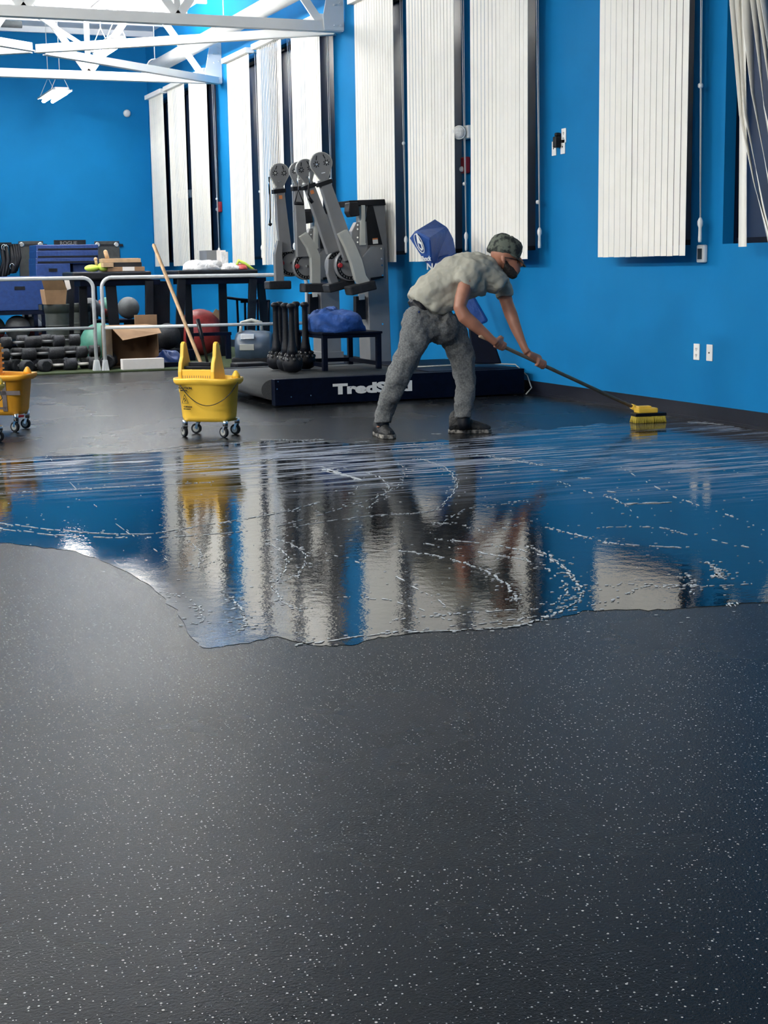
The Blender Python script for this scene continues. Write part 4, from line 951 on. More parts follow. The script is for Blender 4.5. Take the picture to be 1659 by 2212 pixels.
# low black rack under it
a, c = PY(-60, 672, 19.6), PY(100, 712, 19.6); t = root('storage_rack', (0, 20, 0), 'low black steel rack carrying the blue boxes behind the left barrier', 'rack')
zt3 = PY(84, 670.5, 19.7).z
b = B(); b.box((a.x, 19.65, zt3-.05), (c.x, 20.5, zt3-.002)); b.build('upper_shelf', t, M['navy'])
b = B(); z7 = PY(80, 705, 19.6).z; b.box((a.x, 19.655, z7-.04), (c.x, 19.70, z7)); b.build('front_bar', t, M['navy'])
b = B(); zz = PY(80, 737, 19.6).z; b.box((a.x, 19.65, zz-.05), (c.x+.02, 20.5, zz)); b.build('lower_shelf', t, M['navy'])
for x in (a.x+.3, PY(80, 700, 19.6).x, PY(97, 700, 19.6).x):
    for y in (19.68, 20.45): b = B(); b.box((x-.025, y-.025, .014), (x+.025, y+.025, zt3-.051)); b.build('post', t, M['navy'])
b = B(); b.box((a.x, 20.3, .014), (c.x-.1, 20.45, zz-.06)); b.build('back_panel', t, M['navy'])
b = B()
def medball(px, py, Y, r, m, lab, m2=None, rest=True):
    p = PY(px, py, Y); t = root('medicine_ball' if r < .2 else 'exercise_ball', (p.x, Y, p.z-r), lab, 'ball', 'balls stored behind the barrier')
    b = B(); b.ball(p, r, 28); b.build('ball', t, M[m])
    if m2:
        b = B(); b.lathe(p, [(r*math.sin(q), r*1.006*math.cos(q)) for q in (1.25, 1.4, 1.57, 1.75, 1.9)], 28, Vector((.5, -.5, .7)).normalized()); b.build('coloured_panel', t, M[m2])
    return t
zr = zz
def onshelf(px, r, Y, z, *a_): 
    q = PY(px, 700, Y); x = q.x; t_ = medball(px, 700, Y, r, *a_); d = Vector((0, 0, z+r-q.z)); 
    t_.location += d; return t_
onshelf(-16, .165, 19.95, zr, 'ballg', 'grey medicine ball with red panel at the far left on the rack', 'red')
onshelf(38, .165, 19.9, zr, 'ballg', 'dark grey medicine ball in the middle of the rack shelf')
onshelf(68, .15, 20.22, zr, 'ballg', 'grey medicine ball with a red stripe right on the rack shelf', 'red')
onshelf(100, .13, 20.3, zr, 'ballg', 'plain grey medicine ball right of the rack posts')
def gball(px, py, r, m, Y, lab, m2=None):
    t_ = medball(px, py, Y, r, m, lab, m2); t_.location.z += .014-(t_['_w'][2]); return t_
gball(216, 722, .245, 'green', 17.9, 'large green ball on the turf behind the joint of the two barrier panels')
gball(433, 735, .30, 'red', 18.92, 'large red ball on the turf under the right black table')
b = None
zs = PY(230, 700, 19.3).z
t = root('shelf_frame', PY(240, 700, 19.4), 'low black shelf frame behind the green ball', 'rack'); b = B(); q0_, q1_ = PY(185, 693, 19.3), PY(300, 693, 19.3)
b.box((q0_.x, 19.3, q0_.z-.04), (q1_.x, 19.9, q0_.z)); b.build('shelf', t, M['navy'])
for x in (q0_.x+.05, q1_.x-.05): b = B(); b.box((x-.03, 19.35, .014), (x+.03, 19.85, q0_.z-.041)); b.build('post', t, M['navy'])
for px, Yq, m_, lab, m2 in ((196, 19.47, 'ballg', 'grey medicine ball above the green ball, left of the barrier joint', None), (232, 19.72, 'green', 'pale green medicine ball with red panel behind the barrier joint', 'red'), (279, 19.6, 'ballg', 'dark grey medicine ball above the open cardboard box', None)):
    onshelf(px, .145, Yq, q0_.z, m_, lab, m2)

# black benches with thick tops (level with the eye)
def bench(x0, x1, ytop, ybot, Y, lab, legs, dep=.7):
    a, c = PY(x0, ytop, Y), PY(x1, ybot, Y); t = root('work_bench', ((a.x+c.x)/2, Y+dep/2, 0.014), lab, 'bench', 'black benches behind the barrier')
    b = B(); b.box((a.x, Y, c.z), (c.x, Y+dep, a.z)); b.build('padded_top', t, M['black'], .02)
    b = B(); b.box((a.x+.1, Y+.05, c.z-.075), (c.x+.12, Y+dep-.05, c.z-.002)); b.build('apron', t, M['navy'], .004)
    b = B(); q = PY(legs[0][0], 640, Y).x
    for (u0, u1, wd, yo) in legs:
        p, r = PY(u0, ybot+4, Y+yo), PY(u1, 760, Y+yo); dir_ = (r-p); r = p+dir_*((.014-p.z)/dir_.z)
        b = B(); b.bar(p, r, wd, .05, Vector((0, 1, 0))); b.build('leg', t, M['navy'] if wd < .09 else M['black'], .004)
    return t, a.z, (a.x, c.x)
t1, z1_, _ = bench(156, 328, 588, 603, 18.55, 'black bench on the left with cardboard boxes piled on its top', ((152, 151, .09, .04), (178, 184, .10, .30), (238, 252, .13, .10), (322, 323, .10, .04), (345, 345, .26, .5)))
t2, z2_, _ = bench(384, 558, 584, 599, 18.2, 'black bench on the right with clear bags and a grey box on top', ((392, 386, .10, .04), (404, 412, .09, .30), (480, 485, .10, .35), (546, 541, .10, .04), (562, 577, .10, .3)))
# things on the left bench
def cbox(x0, x1, y0, y1, Y, dep, m, lab, rz=0, cat='box', name='cardboard_box', nest=None, z=None):
    a, c = PY(x0, y0, Y), PY(x1, y1, Y); zb_ = c.z if z is None else z
    t = root(name, ((a.x+c.x)/2, Y+dep/2, zb_), lab, cat); b = B(); b.obox(((a.x+c.x)/2, Y+dep/2, (a.z+zb_)/2), (c.x-a.x)/2, dep/2, (a.z-zb_)/2, rz); b.build('carton', t, M[m], .004)
    b = B(); b.obox(((a.x+c.x)/2, Y+dep/2, a.z+.003), (c.x-a.x)/2*.98, dep*.04, .0025, rz); b.build('tape', t, M['card2'])
    return t
tbx = cbox(234, 313, 577, 587.5, 18.6, .35, 'card', 'flat brown cardboard box lowest in the pile on the left bench, white label', z=z1_)
q = PY(265, 580, 18.59); b = B(); b.box((q.x, 18.592, q.z-.03), (q.x+.15, 18.599, q.z+.02)); b.build('shipping_label', tbx, M['paper'])
cbox(246, 306, 567, 576.5, 18.62, .3, 'printk', 'flat black carton in the middle of the pile on the left bench', .03)
cbox(222, 245, 568, 577, 18.55, .2, 'card2', 'small tan carton sticking out left of the pile on the left bench', .05)
cbox(223, 305, 559, 566.5, 18.62, .28, 'card2', 'pale flat cardboard box on top of the pile on the left bench', -.04)
pe = PY(212, 587, 18.6)
t = root('work_gloves', (pe.x, 18.7, z1_), 'neon yellow lump of gloves with wooden peg at the left end of the bench', 'gloves')
b = B(); b.ball((pe.x-.05, 18.72, z1_+.045), .075, 16, sz=.6, sx=1.3); b.ball((pe.x+.09, 18.72, z1_+.06), .075, 16, sz=.75); b.build('glove', t, M['neon'])
b = B(); b.cyl((pe.x+.01, 18.72, z1_+.08), (pe.x-.0, 18.72, z1_+.15), .018, n=10); b.ball((pe.x, 18.72, z1_+.155), .025, 10); b.build('wooden_peg', t, M['wood'])
pe = PY(232, 560, 18.75); b = B(); b.cyl((pe.x, 18.75, pe.z+.01), (pe.x-.02, 18.75, pe.z+.09), .026, n=12); b.ball((pe.x-.02, 18.75, pe.z+.09), .027, 12)
tag(b.build('wooden_dowel', m=M['wood'], origin=pe), 'short wooden dowel standing up on the pale top carton', 'dowel')
# things on the right bench
q = PY(430, 583, 18.4)
heap('plastic_bag', PY(437, 583, 18.45).x, 18.45, z2_, .24, .25, .12, 'bag', 'crumpled clear plastic bag at the left end of the right bench', 'bag', 3, amp=.5)
heap('plastic_bag', PY(500, 583, 18.4).x, 18.42, z2_, .17, .2, .075, 'bag', 'second smaller crumpled clear bag in the middle of the right bench', 'bag', 8, amp=.6)
a, c = PY(444, 541, 18.6), PY(466, 566, 18.6); a2 = PY(484, 541, 18.6)
t = root('display_box', (c.x, 18.7, z2_), 'grey box with one dark face standing on the right bench', 'box')
b = B(); b.box((a.x, 18.55, z2_), (c.x, 18.9, a.z)); b.build('dark_side', t, M['steelgrey']); b = B(); b.box((c.x+.0005, 18.53, z2_), (a2.x, 18.9, a.z)); b.build('pale_side', t, M['paper'])
cbox(478, 494, 544, 583, 18.5, .2, 'bag', 'small pale carton right beside the grey box on the right bench', name='small_carton', z=z2_)
heap('meat_red_pack', PY(519, 583, 18.35).x, 18.35, z2_, .09, .14, .07, 'red', 'flat red wrapped pack near the right end of the right bench', 'pack', 9, amp=.15).name = 'wrapped_pack'
b = B(); b.tube([PY(512, 572, 18.3), PY(515, 563, 18.3), PY(528, 569, 18.3), PY(548, 583, 18.3)], [.02, .022, .022, .018], 8)
tag(b.build('neon_strap', m=M['neon']), 'neon yellow strap arching over the red pack', 'strap')
# cardboard box on dark bins
def bin_(px, Y, r, h, lab, m='rubber'):
    q = PY(px, 700, Y); c = Vector((q.x, Y, .014)); t = root('storage_bin', c, lab, 'bin', 'dark round bins')
    b = B(); b.lathe(c, [(r*.82, 0), (r*.86, .02), (r*.95, h-.12), (r*.96, h-.1), (r*1.0, h-.1), (r*1.02, h-.01), (r*1.02, h), (r*.95, h), (r*.9, h-.05)], 28); b.build('bin_body', t, M[m])
    b = B()
    for k in range(3): b.lathe(c+Vector((0, 0, h*.3+k*h*.17)), [(r*.94, -.008), (r*.965, 0), (r*.94, .008)], 28)
    b.build('ribs', t, M[m])
    return h
zb1 = PY(116, 657, 18.3).z
M['olive'] = mat('dark_olive_plastic', (.035, .042, .04), .6, noise=.2)
bin_(124, 18.3, .15, zb1-.014, 'dark olive round bin under the small cardboard box', 'olive')
bin_(172, 19.2, .15, PY(172, 655, 19.2).z-.014, 'dark round bin behind the left bench leg', 'olive')
a, c = PY(94, 604, 18.15), PY(142, 657, 18.15)
t = root('cardboard_box', ((a.x+c.x)/2, 18.3, c.z), 'small brown cardboard box with open flaps on the olive bin', 'box')
b = B(); b.hexa([(a.x+.02, 18.15, c.z), (c.x, 18.15, c.z), (c.x, 18.45, c.z), (a.x+.02, 18.45, c.z), (a.x, 18.13, a.z-.12), (c.x+.02, 18.13, a.z-.12), (c.x+.02, 18.45, a.z-.12), (a.x, 18.45, a.z-.12)]); b.build('carton', t, M['card'])
b = B(); b.hexa([(a.x, 18.125, a.z-.12), (c.x+.02, 18.125, a.z-.12), (c.x+.02, 18.13, a.z-.12), (a.x, 18.13, a.z-.12), (a.x-.04, 18.06, a.z), (c.x-.04, 18.06, a.z), (c.x-.04, 18.065, a.z), (a.x-.04, 18.065, a.z)]); b.build('flap', t, M['card'])
b = B(); p0 = PY(138, 602, 18.2); b.prism([p0, p0+Vector((.06, 0, 0)), p0+Vector((.08, 0, -.12)), p0+Vector((.03, 0, -.14))], (0, .01, 0)); b.build('paper_sheet', t, M['paper'])
b = B(); q = PY(190, 650, 19.0); 
# open cardboard box
a, c = PY(224, 707, 16.95), PY(346, 781, 16.95); zf = .02
t = root('cardboard_box', ((a.x+c.x)/2, 17.2, zf), 'large open cardboard box lying on its side, opening towards the barrier', 'box')
b = B(); x0_, x1_ = a.x+.09, c.x; zt4 = a.z+.0
b.box((x0_, 17.0, zf), (x1_, 17.55, zf+.01)); b.box((x0_, 17.0, zt4-.01), (x1_, 17.55, zt4)); b.box((x0_, 17.0, zf+.01), (x0_+.01, 17.55, zt4-.01)); b.box((x1_-.01, 17.0, zf+.01), (x1_, 17.55, zt4-.01)); b.box((x0_, 17.54, zf), (x1_, 17.55, zt4)); b.build('carton', t, M['card'])
b = B(); b.hexa([(x0_, 17.0, zt4-.005), (x1_, 17.0, zt4-.005), (x1_, 17.0, zt4), (x0_, 17.0, zt4), (x0_+.09, 16.8, zt4-.15), (x1_-.01, 16.8, zt4-.08), (x1_-.01, 16.8, zt4-.075), (x0_+.09, 16.8, zt4-.145)]); b.build('flap', t, M['card'])
b = B(); b.hexa([(x0_, 17.0, zf), (x0_+.01, 17.0, zf), (x0_+.01, 17.0, zt4-.02), (x0_, 17.0, zt4-.02), (x0_-.13, 16.88, zf), (x0_-.12, 16.88, zf), (x0_-.12, 16.88, zt4), (x0_-.13, 16.88, zt4)]); b.build('flap', t, M['card2'])
a, c = PY(285, 680, 17.75), PY(333, 700, 17.75)
b = B(); b.box((a.x, 17.6, .02), (c.x, 17.63, a.z)); tag(b.build('cardboard_sheet', m=M['card'], origin=(a.x, 17.6, .02)), 'upright brown cardboard sheet behind the large open box', 'cardboard')
a, c = PY(260, 781, 16.72), PY(350, 800, 16.72)
b = B(); b.box((a.x, 16.60, .014), (c.x, 16.72, .014+a.z-c.z)); tag(b.build('white_carton', m=M['paper'], bevel=.004, origin=(a.x, 16.6, .014)), 'long low white carton on the turf in front of the open cardboard box', 'box')
# dumbbells
def dumbbell(p, rz, L_=.17, r=.075, lab=None, tape=False, tilt=0):
    """hex rubber dumbbell made around p"""
    t = root('dumbbell', p, lab or 'black rubber dumbbell lying in the heap behind the left barrier panel', 'dumbbell', 'dumbbells heaped behind the barrier')
    ax = Vector((math.cos(tilt), 0, math.sin(tilt))); ax = Matrix.Rotation(rz, 3, 'Z') @ ax; p = Vector(p)
    b = B(); b.cyl(p-ax*L_*.5, p+ax*L_*.5, .016, n=10); b.build('grip', t, M['steelgrey' if not tape else 'paper'])
    for s in (-1, 1): b = B(); b.lathe(p+ax*s*L_*.78, [(r*.8, -.064), (r, -.05), (r, .05), (r*.8, .064)], 8 if not tape else 12, ax, rot=.3); b.build('head', t, M['rubber'])
    return t
rnd = random.Random(11); k = 0
for Y, z, xs in ((16.98, .076, [46, 84, (124, 1), (178, 1)]), (17.16, .076, [(40, 1), (100, 1), (160, 1)]), (17.07, .205, [(34, 1), (92, 1), (152, 1)]), (17.34, .076, [(56, 1), (118, 1), (178, 1)]),
                 (17.25, .205, [(62, 1), (122, 1), (180, 1)]), (17.16, .335, [(42, 1), (104, 1)]), (17.34, .335, [(76, 1), (138, 1)])):
    for e_ in xs:
        px, fl = e_ if isinstance(e_, tuple) else (e_, 0)
        q = PY(px, 780, Y); rz = rnd.uniform(-.10, .10) if fl else PI/2+rnd.choice((-.35, .3))
        dumbbell((q.x, Y if fl else Y+.02, z+rnd.uniform(-.003, .008)), rz, .17, .072, tape=(k in (2, 3, 5)))
        k += 1
q = PY(238, 790, 16.9); dumbbell((q.x, 16.95, .10), 1.25, .16, .085, 'black round-headed dumbbell on the turf just right of the barrier joint'); 
q = PY(250, 790, 16.8)
# blue bags in the gap
q = PY(366, 775, 17.0); heap('blue_bag', q.x, 17.05, .014, .17, .2, .17, 'bluef', 'crumpled dark blue bag on the turf right of the open cardboard box', 'bag', 12, amp=.5)
q = PY(362, 725, 17.9); t_ = medball(362, 722, 18.0, .16, 'rubber', 'dark medicine ball above the crumpled blue bag behind the barrier'); t_.location.z = .30-.16+.014
q = PY(362, 752, 18.0); b = B(); b.box((q.x-.25, 17.8, .014), (q.x+.3, 18.2, .154)); tag(b.build('black_crate', m=M['navy'], bevel=.01, origin=(q.x, 18, .014)), 'low black crate under the dark medicine ball', 'crate')
a = PY(352, 783, 16.85); c = PY(392, 797, 16.85); b = B(); b.box((a.x, 16.8, .014), (c.x, 16.95, a.z)); tag(b.build('black_tray', m=M['navy'], bevel=.004, origin=(a.x, 16.8, .014)), 'low black tray right of the long white carton', 'tray')
a = PY(463, 671, 18.8); pts = [PY(x, y, 18.8) for x, y in ((452, 689), (466, 667), (476, 672), (476, 692), (465, 699))]
b = B(); b.prism(pts, (0, .012, 0)); tag(b.build('cardboard_scrap', m=M['card2']), 'torn tan cardboard scrap leaning on top of the red ball', 'cardboard')
# black low rack under right bench
t = root('low_rack', PY(450, 760, 18.0), 'low black rack in front of the red ball', 'rack'); q0_, q1_ = PY(405, 720, 17.9), PY(500, 720, 17.9)
b = B(); b.box((q0_.x, 17.9, q0_.z-.04), (q1_.x, 17.95, q0_.z)); b.build('rail', t, M['navy'])
for x in (q0_.x+.04, q1_.x-.04): b = B(); b.box((x-.03, 17.9, .014), (x+.03, 17.95, q0_.z-.041)); b.build('post', t, M['navy'])
# small black frame stand by the wall
t = root('bar_stand', PY(550, 700, 18.9), 'spindly black bar stand between the right bench and the cable machines', 'stand')
Ya = 18.95
P_ = lambda x, y, Y=Ya: PY(x, y, Y)
b = B(); b.tube([P_(490, 643), P_(520, 647), P_(566, 650)], .018, 8); b.tube([P_(520, 652), P_(575, 650), P_(610, 650), P_(610, 690), P_(608, 715)], .016, 8); b.tube([P_(565, 650), P_(576, 652), P_(580, 700), P_(580, 730)], .014, 8); b.build('top_bars', t, M['navy'])
for x0_, x1_ in ((512, 516), (529, 531), (556, 558), (580, 580)):
    p, r = P_(x0_, 648), P_(x1_, 740); r = p+(r-p)*((.014-p.z)/(r.z-p.z)); b = B(); b.cyl(p, r, .016, n=10); b.build('upright', t, M['navy'])
# blower
t = root('floor_blower', PY(545, 790, 16.9), 'blue-grey drum shaped floor blower with silver handle left of the clubs', 'blower')
c = PY(545, 750, 16.95); r = .20
b = B(); ax = Vector((.93, -.36, 0)).normalized()
b.lathe(c, [(.12, -.20), (.165, -.185), (.195, -.14), (.205, -.02), (.195, .06), (.20, .12), (.185, .21), (.16, .24)], 32, ax); b.build('drum', t, M['bluegrey'])
b = B(); b.lathe(c+ax*.241, [(.155, 0), (.15, .006), (.04, .012)], 28, ax); b.build('intake_grille', t, M['black'])
fx = ax.cross(Vector((0, 0, 1)))
if fx.y > 0: fx = -fx
b = B(); m4 = Matrix((ax, -fx, Vector((0, 0, 1)))).transposed(); b.obox(c-ax*.05+fx*.20+Vector((0, 0, .01)), .085, .012, .035, m=m4); b.build('silver_plate', t, M['lightgrey'], .004)
b = B(); b.tube([c-ax*.13+Vector((0, 0, .17))+fx*.08, c-ax*.12+Vector((0, 0, .29)), c+ax*.0+Vector((0, 0, .32)), c+ax*.11+Vector((0, 0, .29)), c+ax*.12+Vector((0, 0, .18))], .022, 8); b.build('carry_handle', t, M['lightgrey'])
b = B(); b.obox(c-ax*.04+fx*.15+Vector((0, 0, .12)), .08, .03, .035, m=m4 @ Matrix.Rotation(-.6, 3, 'X')); b.build('control_panel', t, M['chrome'], .006)
b = B(); b.obox(Vector((c.x, c.y, .05)), .24, .16, .036, math.atan2(ax.y, ax.x)); b.build('skid_base', t, M['black'], .02)
q = PY(515, 790, 16.35); b = B(); b.box((q.x-.13, 16.0, .0005), (q.x+.25, 16.25, .075)); tag(b.build('black_platform', m=M['black'], bevel=.02, origin=(q.x, 16.1, 0)), 'low black platform on the floor beside the left end of the treadmill', 'platform')

# ================================================================== THE MAN WITH THE DECK BRUSH
D0 = 9.90
def W(px, py, dd=0): return S(px, py, D0+dd)
MP = D0/FPX      # metres per pixel at his depth
def seg(b, rows, n=18):     # rows (px, py, depth offset, half width px, half depth m)
    b.loft([(W(x, y, d), w_*MP, hd) for x, y, d, w_, hd in rows], n)
NE, FE = -.17, .17     # near side, far side
footN, footF = G(826, 944), G(1012, 939)
dN = (footN-CAMP).dot(FW)-D0; dF = (footF-CAMP).dot(FW)-D0
man = root('person', ((footN+footF)/2).to_tuple(), 'man in camouflage cap, grey shirt and sweatpants bending to push a deck brush', 'person')
# -- skin body: one remeshed surface
b = B()
seg(b, [(905, 668, 0, 34, .13), (950, 640, 0, 38, .14), (1000, 605, 0, 36, .15), (1042, 585, 0, 27, .14), (1062, 575, 0, 18, .09)])     # trunk
seg(b, [(1040, 585, 0, 15, .062), (1064, 573, 0, 13.5, .058), (1082, 562, 0, 15, .062)])      # neck
hx, hy = 1094, 557
b.ball(W(1090, 548, 0), .094, 24)                                    # skull
seg(b, [(1082, 548, 0, 26, .072), (1098, 562, 0, 23, .070), (1108, 578, 0, 18, .058), (1112, 590, 0, 12, .042), (1113, 595, 0, 6, .02)])     # face to chin
seg(b, [(1121, 556, 0, 3, .010), (1127, 567, 0, 5, .016), (1127, 573, 0, 4, .014), (1120, 575, 0, 3, .01)])    # nose
seg(b, [(1118, 578, 0, 4, .022), (1121, 583, 0, 4, .020), (1116, 588, 0, 4, .018)])      # lips
for s in (-1, 1):
    b.loft([(W(1086, 556, s*.082), .006, .010), (W(1087, 562, s*.088), .016, .012), (W(1090, 570, s*.084), .008, .008)], 10)    # ears
# near arm
seg(b, [(1014, 597, NE, 17, .058), (1004, 620, NE-.03, 15.5, .052), (997, 645, NE-.045, 15, .048), (993, 664, NE-.05, 14, .046), (1003, 684, NE-.05, 15, .046), (1022, 700, NE-.035, 14, .044), (1044, 718, NE-.01, 11, .036), (1062, 733, NE+.01, 8.5, .028), (1072, 741, NE+.02, 8.5, .026)])
# far arm
seg(b, [(1080, 600, FE, 18, .058), (1088, 630, FE, 16, .05), (1095, 655, FE, 14, .046), (1104, 680, FE-.01, 14.5, .046), (1115, 710, FE-.04, 12, .04), (1127, 738, FE-.08, 9, .03), (1134, 754, FE-.10, 8, .026), (1140, 763, FE-.11, 8.5, .026)])
# legs under the trousers
seg(b, [(912, 695, NE*.6, 20, .07), (896, 735, NE*.7, 15, .055), (874, 785, NE*.85, 11, .04), (848, 845, NE*.6, 10, .035), (828, 900, dN, 10, .036), (824, 925, dN, 11, .04)])
seg(b, [(960, 690, FE*.6, 20, .07), (986, 740, FE*.7, 15, .055), (1002, 785, FE*.85, 11, .04), (1004, 850, FE*.6, 10, .035), (1001, 905, dF, 10, .036), (1003, 925, dF, 11, .04)])
# brush pole line
pa, pb = W(1060, 736, NE+.03), G(1378, 884, .085)
pole = lambda u: pa.lerp(pb, u)
pdir = (pb-pa).normalized()
def hand(c_w, wrist, par_t, palm_side, thumb_dir):
    """hand wrapped round the pole at pole(t): palm block, four curled fingers, thumb"""
    c = pole(par_t); up = palm_side.normalized(); up = (up-pdir*up.dot(pdir)).normalized(); sd = pdir.cross(up).normalized()
    # palm: from wrist to over the pole
    b.loft([(wrist, .026, .020), (wrist.lerp(c+up*.026, .5), .034, .019), (c+up*.028, .040, .017), (c+up*.026+pdir*.004, .036, .014)], 14, sd)
    for i, (off, ln) in enumerate(((-.033, .9), (-.011, 1.05), (.011, 1.0), (.032, .8))):
        o_ = c+pdir*off; k = .026; pts = []; rr = []
        for j, a in enumerate((80, 40, 0, -45, -90, -135)):
            a = math.radians(a); rad = (.027 if j < 5 else .021)*(.96+.06*ln)
            pts.append(o_+up*rad*math.sin(a)+sd*rad*math.cos(a)); rr.append((.0105, .0105, .0098, .0092, .0085, .0072)[j]*(.94 if i == 3 else 1))
        b.tube(pts, rr, 8)
    th = [wrist.lerp(c+up*.03, .55)-sd*.012*thumb_dir, c+up*.026+pdir*.035*thumb_dir-sd*.018, c+up*.004+pdir*.048*thumb_dir-sd*.027, c-up*.018+pdir*.040*thumb_dir-sd*.022]
    b.tube(th, [.014, .013, .0115, .009], 8)
hand(None, W(1072, 740, NE+.02), .055, UP*.8-RT*.3-FH*.35, 1)
tf = .30
hand(None, W(1141, 764, FE-.11), .315, UP*.9-RT*.15+FH*.25, 1)
body = remesh(b.build('body', man, M['skin']), .0065, 3)
# far-side reaches: skin only; clothing below
# -- hair and beard
b = B()
b.loft([(W(1083, 540, 0), .052, .078), (W(1082, 552, 0), .052, .082), (W(1080, 562, 0), .044, .072), (W(1079, 570, 0), .025, .05)], 16)
remesh(b.build('hair', man, M['hair']), .008, 3)
b = B()
seg(b, [(1092, 575, 0, 9, .078), (1102, 585, 0, 13, .072), (1109, 594, 0, 11, .056), (1112, 601, 0, 6, .035)])
seg(b, [(1090, 562, 0, 5, .079), (1094, 574, 0, 7, .078)])
seg(b, [(1116, 577, 0, 3, .030), (1123, 580, 0, 2.5, .026)])
remesh(b.build('beard', man, M['hair']), .007, 3)
# -- cap: crown and brim tilted forward
b = B()
ax_u = W(1084, 520)-W(1100, 560)
cc = W(1090, 545); upv = (W(1103, 517)-W(1090, 545)).normalized(); fwv = (W(1128, 562)-W(1090, 545)); fwv = (fwv-upv*fwv.dot(upv)).normalized(); rgt = fwv.cross(upv)
rings = []
for r_, z_ in ((.098, -.012), (.104, .0), (.104, .02), (.102, .05), (.094, .078), (.074, .098), (.045, .108), (.012, .112)):
    rings.append([b.bm.verts.new(cc+fwv*(math.cos(2*PI*k/28)*r_*1.10-.006)+rgt*math.sin(2*PI*k/28)*r_*.92+upv*(z_*(1.0 + .05*math.sin(k*1.3))-(.014*(1-math.cos(2*PI*k/28)) if z_ < .01 else 0))) for k in range(28)])
for a_, q_ in zip(rings, rings[1:]):
    for k in range(28): b._f([a_[k], a_[(k+1) % 28], q_[(k+1) % 28], q_[k]], True)
b._f(rings[0][::-1], True); b._f(rings[-1], True)
cap = b.build('cap', man, M['camo'])
b = B(); P1, P2 = [], []
for k in range(13):
    a = math.radians(-72+144*k/12); rim = cc+fwv*(math.cos(a)*.112-.012)+rgt*math.sin(a)*.092+upv*.0
    ext = .070*math.cos(a*1.15)**.6 if abs(a*1.15) < PI/2 else 0; out = rim+fwv*ext-upv*(.020*math.cos(a)+.010)+upv*0
    P1.append(rim); P2.append(out)
for k in range(12):
    b.hexa([P1[k], P2[k], P2[k+1], P1[k+1]]+[v_+upv*.004 for v_ in (P1[k], P2[k], P2[k+1], P1[k+1])])
bmesh.ops.remove_doubles(b.bm, verts=b.bm.verts[:], dist=1e-4)
b.build('brim', cap, M['camo'])
# -- glasses
b = B()
for s in (-1, 1):
    c0 = W(1118, 566, s*.032); b.tube([c0+UP*.016*math.cos(q*PI/6)+(FH*.8+RT*.15)*.021*math.sin(q*PI/6) for q in range(13)], .0025, 6)
    b.tube([W(1118, 562, s*.054), W(1104, 558, s*.082), W(1090, 556, s*.088)], .0025, 6)
b.build('glasses', man, M['printk'])
b = B(); b.ball(W(1121, 570, -.045), .008, 10); b.build('glasses_glint', man, M['chrome']) if False else b.bm.free()
# -- shirt
b = B()
seg(b, [(904, 660, 0, 33, .145), (912, 652, 0, 39, .165), (935, 634, 0, 44, .18), (962, 615, 0, 46, .185), (992, 596, 0, 47, .19), (1020, 584, 0, 42, .195), (1042, 579, 0, 33, .185), (1058, 576, 0, 24, .13), (1066, 573, 0, 18, .085)], 28)
seg(b, [(925, 668, 0, 20, .15), (950, 655, 0, 28, .16), (985, 632, 0, 28, .17), (1010, 618, 0, 28, .17), (1045, 612, 0, 26, .16)], 22)   # hanging belly of the shirt
seg(b, [(1045, 590, 0, 34, .17), (1075, 610, 0, 26, .12), (1085, 618, 0, 20, .1)], 20)
seg(b, [(1024, 574, NE*.75, 22, .07), (1016, 592, NE*1.0, 23, .075), (1006, 606, NE-.01, 23, .072), (999, 617, NE-.02, 22, .068)], 20)
seg(b, [(1062, 578, FE*.75, 20, .07), (1078, 596, FE, 22, .07), (1086, 618, FE, 21, .068), (1091, 642, FE, 19, .062)], 20)
sh = remesh(b.build('shirt', man, M['shirt']), .010, 4)
tx = bpy.data.textures.new('cloth_folds', 'CLOUDS'); tx.noise_scale = .085; tx.noise_depth = 3
dm = sh.modifiers.new('folds', 'DISPLACE'); dm.texture = tx; dm.strength = .045; dm.mid_level = .5
# -- belt and trousers
b = B(); seg(b, [(893, 652, 0, 6, .13), (905, 670, 0, 22, .15), (905, 672, 0, 12, .14)])
seg(b, [(901, 673, 0, 30, .158), (911, 663, 0, 29, .158)], 22); remesh(b.build('waistband', man, M['black']), .010, 2)
b = B()
seg(b, [(905, 668, 0, 29, .160), (904, 686, 0, 36, .175), (916, 706, 0, 47, .18), (926, 722, 0, 44, .17), (934, 734, 0, 34, .14)], 24)
seg(b, [(940, 690, 0, 34, .17), (955, 705, .03, 36, .16), (965, 722, .06, 34, .14)], 24)
seg(b, [(904, 685, NE*.5, 33, .115), (899, 715, NE*.6, 33, .112), (892, 742, NE*.7, 32, .105), (882, 765, NE*.8, 28, .095), (870, 792, NE*.85, 26, .088), (858, 820, NE*.8, 25, .083), (845, 850, NE*.5+dN*.3, 23, .078), (833, 880, dN, 20, .068), (827, 900, dN, 19, .064), (827, 914, dN, 18, .062)], 22)
seg(b, [(962, 690, FE*.5, 34, .115), (975, 718, FE*.6, 34, .112), (988, 745, FE*.7, 32, .105), (997, 772, FE*.8, 29, .095), (1004, 800, FE*.85, 25, .085), (1006, 830, FE*.8, 23, .08), (1004, 858, FE*.6+dF*.3, 22, .075), (1001, 882, dF, 20, .066), (1001, 903, dF, 19, .063)], 22)
pt_ = remesh(b.build('sweatpants', man, M['pants']), .010, 4)
tx2 = bpy.data.textures.new('trouser_folds', 'CLOUDS'); tx2.noise_scale = .085; tx2.noise_depth = 3
dm = pt_.modifiers.new('folds', 'DISPLACE'); dm.texture = tx2; dm.strength = .042; dm.mid_level = .5
b = B(); b.tube([W(x, y, -.178-.004*i) for i, (x, y) in enumerate(((906, 672), (897, 690), (890, 705), (886, 716)))], .006, 6); b.build('pocket_seam', pt_, M['bluef'])
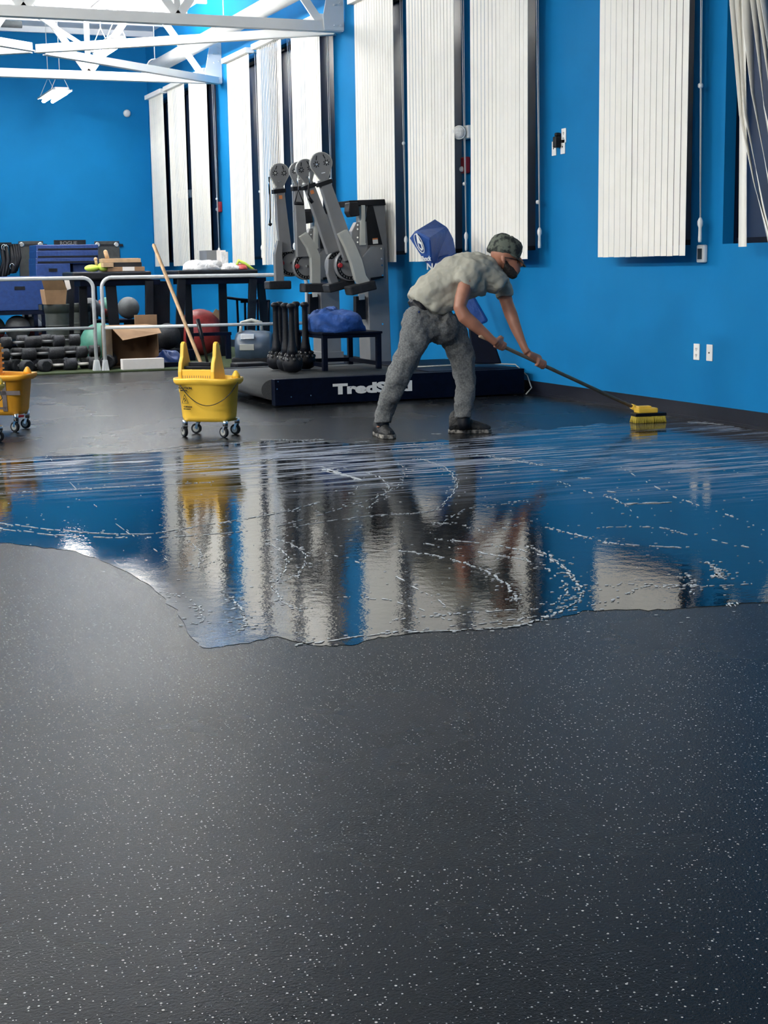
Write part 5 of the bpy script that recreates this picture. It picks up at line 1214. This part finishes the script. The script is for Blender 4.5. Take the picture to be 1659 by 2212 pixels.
for q_, x_, d_ in ((dN, 827, 'near'), (dF, 1002, 'far')):
    b = B(); seg(b, [(x_, 894, q_, 12, .042), (x_, 906, q_, 14, .046), (x_, 916, q_, 14, .046), (x_+2, 928, q_, 12, .040)]); b.build('sock', man, M['black'])
# -- shoes
def shoe(base, hd, L_=.285, wd=.105, nm='shoe'):
    f = Vector((math.cos(hd), math.sin(hd), 0)); s = Vector((-f.y, f.x, 0)); Z = Vector((0, 0, 1)); c = Vector((base.x, base.y, 0))
    b = B(); secs = []
    for u, hw, h_ in ((-.37, .028, .085), (-.33, .038, .105), (-.22, .040, .125), (-.10, .042, .120), (.03, .043, .090), (.18, .047, .072), (.34, .049, .060), (.48, .044, .050), (.57, .032, .042), (.62, .014, .034)):
        secs.append([b.bm.verts.new(c+f*u*L_+s*hw*wd/.098*math.cos(q)*(1-.35*max(0, math.sin(q)))+Z*(.022+(h_*1.3-.022)*max(0, math.sin(q))**.7)) for q in [PI*k/12 for k in range(13)]])
    for a_, q_ in zip(secs, secs[1:]):
        for k in range(12): b._f([a_[k], a_[k+1], q_[k+1], q_[k]], True)
        b._f([a_[12], a_[0], q_[0], q_[12]])
    b._f(secs[0]); b._f(secs[-1][::-1])
    o = b.build(nm, man, M['shoe'])
    b = B(); outl = []
    for u, hw in ((-.39, .020), (-.36, .034), (-.22, .043), (-.05, .041), (.1, .045), (.3, .053), (.47, .049), (.58, .036), (.64, .014)): outl.append((u, hw))
    poly = [c+f*u*L_+s*hw*wd/.098+Z*.001 for u, hw in outl]+[c+f*u*L_-s*hw*wd/.098+Z*.001 for u, hw in outl[::-1]]
    b.prism(poly, Z*.026); b.build('sole', o, M['sole'], .004)
    b = B()
    for k in range(5):
        u = .0+k*.055; z_ = 1.3*(.098-.010*k); b.tube([c+f*u*L_-s*.024+Z*(z_-.012), c+f*(u+.02)*L_+Z*(z_+.003), c+f*u*L_+s*.024+Z*(z_-.012)], .0028, 5)
    b.build('laces', o, M['lightgrey'])
shoe(footN+FH*.04, -YAW-math.radians(72), nm='shoe')
shoe(G(1004, 936)+FH*.02, -YAW-math.radians(6), nm='shoe')
# -- deck brush held in both hands
br = root('deck_brush', (pb.x, pb.y, 0), 'long wooden-handled yellow deck brush the man pushes by the wall', 'brush')
b = B(); b.tube([pa-pdir*.10, pa, pb-pdir*.02], .0125, 12); b.build('handle', br, M['wood2'])
b = B(); b.tube([pb-pdir*.07, pb+pdir*.01], [.018, .024], 12); b.build('socket', br, M['yellow'])
hb = G(1402, 913, .0); hr = -YAW+math.radians(14); m5 = Matrix.Rotation(hr, 3, 'Z')
b = B(); b.obox(Vector((hb.x-.015, hb.y+.02, .088)), .075, .045, .018, m=m5); b.obox(Vector((hb.x-.03, hb.y+.025, .110)), .05, .03, .01, m=m5); b.build('head_block', br, M['yellow'], .008)
b = B(); b.obox(Vector((hb.x, hb.y+.01, .060)), .118, .05, .011, m=m5); b.build('squeegee_plate', br, M['black'], .004)
b = B(); rnd = random.Random(4)
for i in range(34):
    for j in range(9):
        u, v_ = -.108+i*.0065, -.042+j*.0105; q = m5 @ Vector((u, v_, 0)); e_ = m5 @ Vector((u*1.10+rnd.uniform(-.004, .004), v_*1.25+rnd.uniform(-.004, .004), 0))
        b.cyl((hb.x+q.x, hb.y+.01+q.y, .052), (hb.x+e_.x, hb.y+.01+e_.y, .003), .0032, .0028, 5)
b.build('bristles', br, mat('yellow_bristles', (.66, .50, .06), .6, noise=.2))
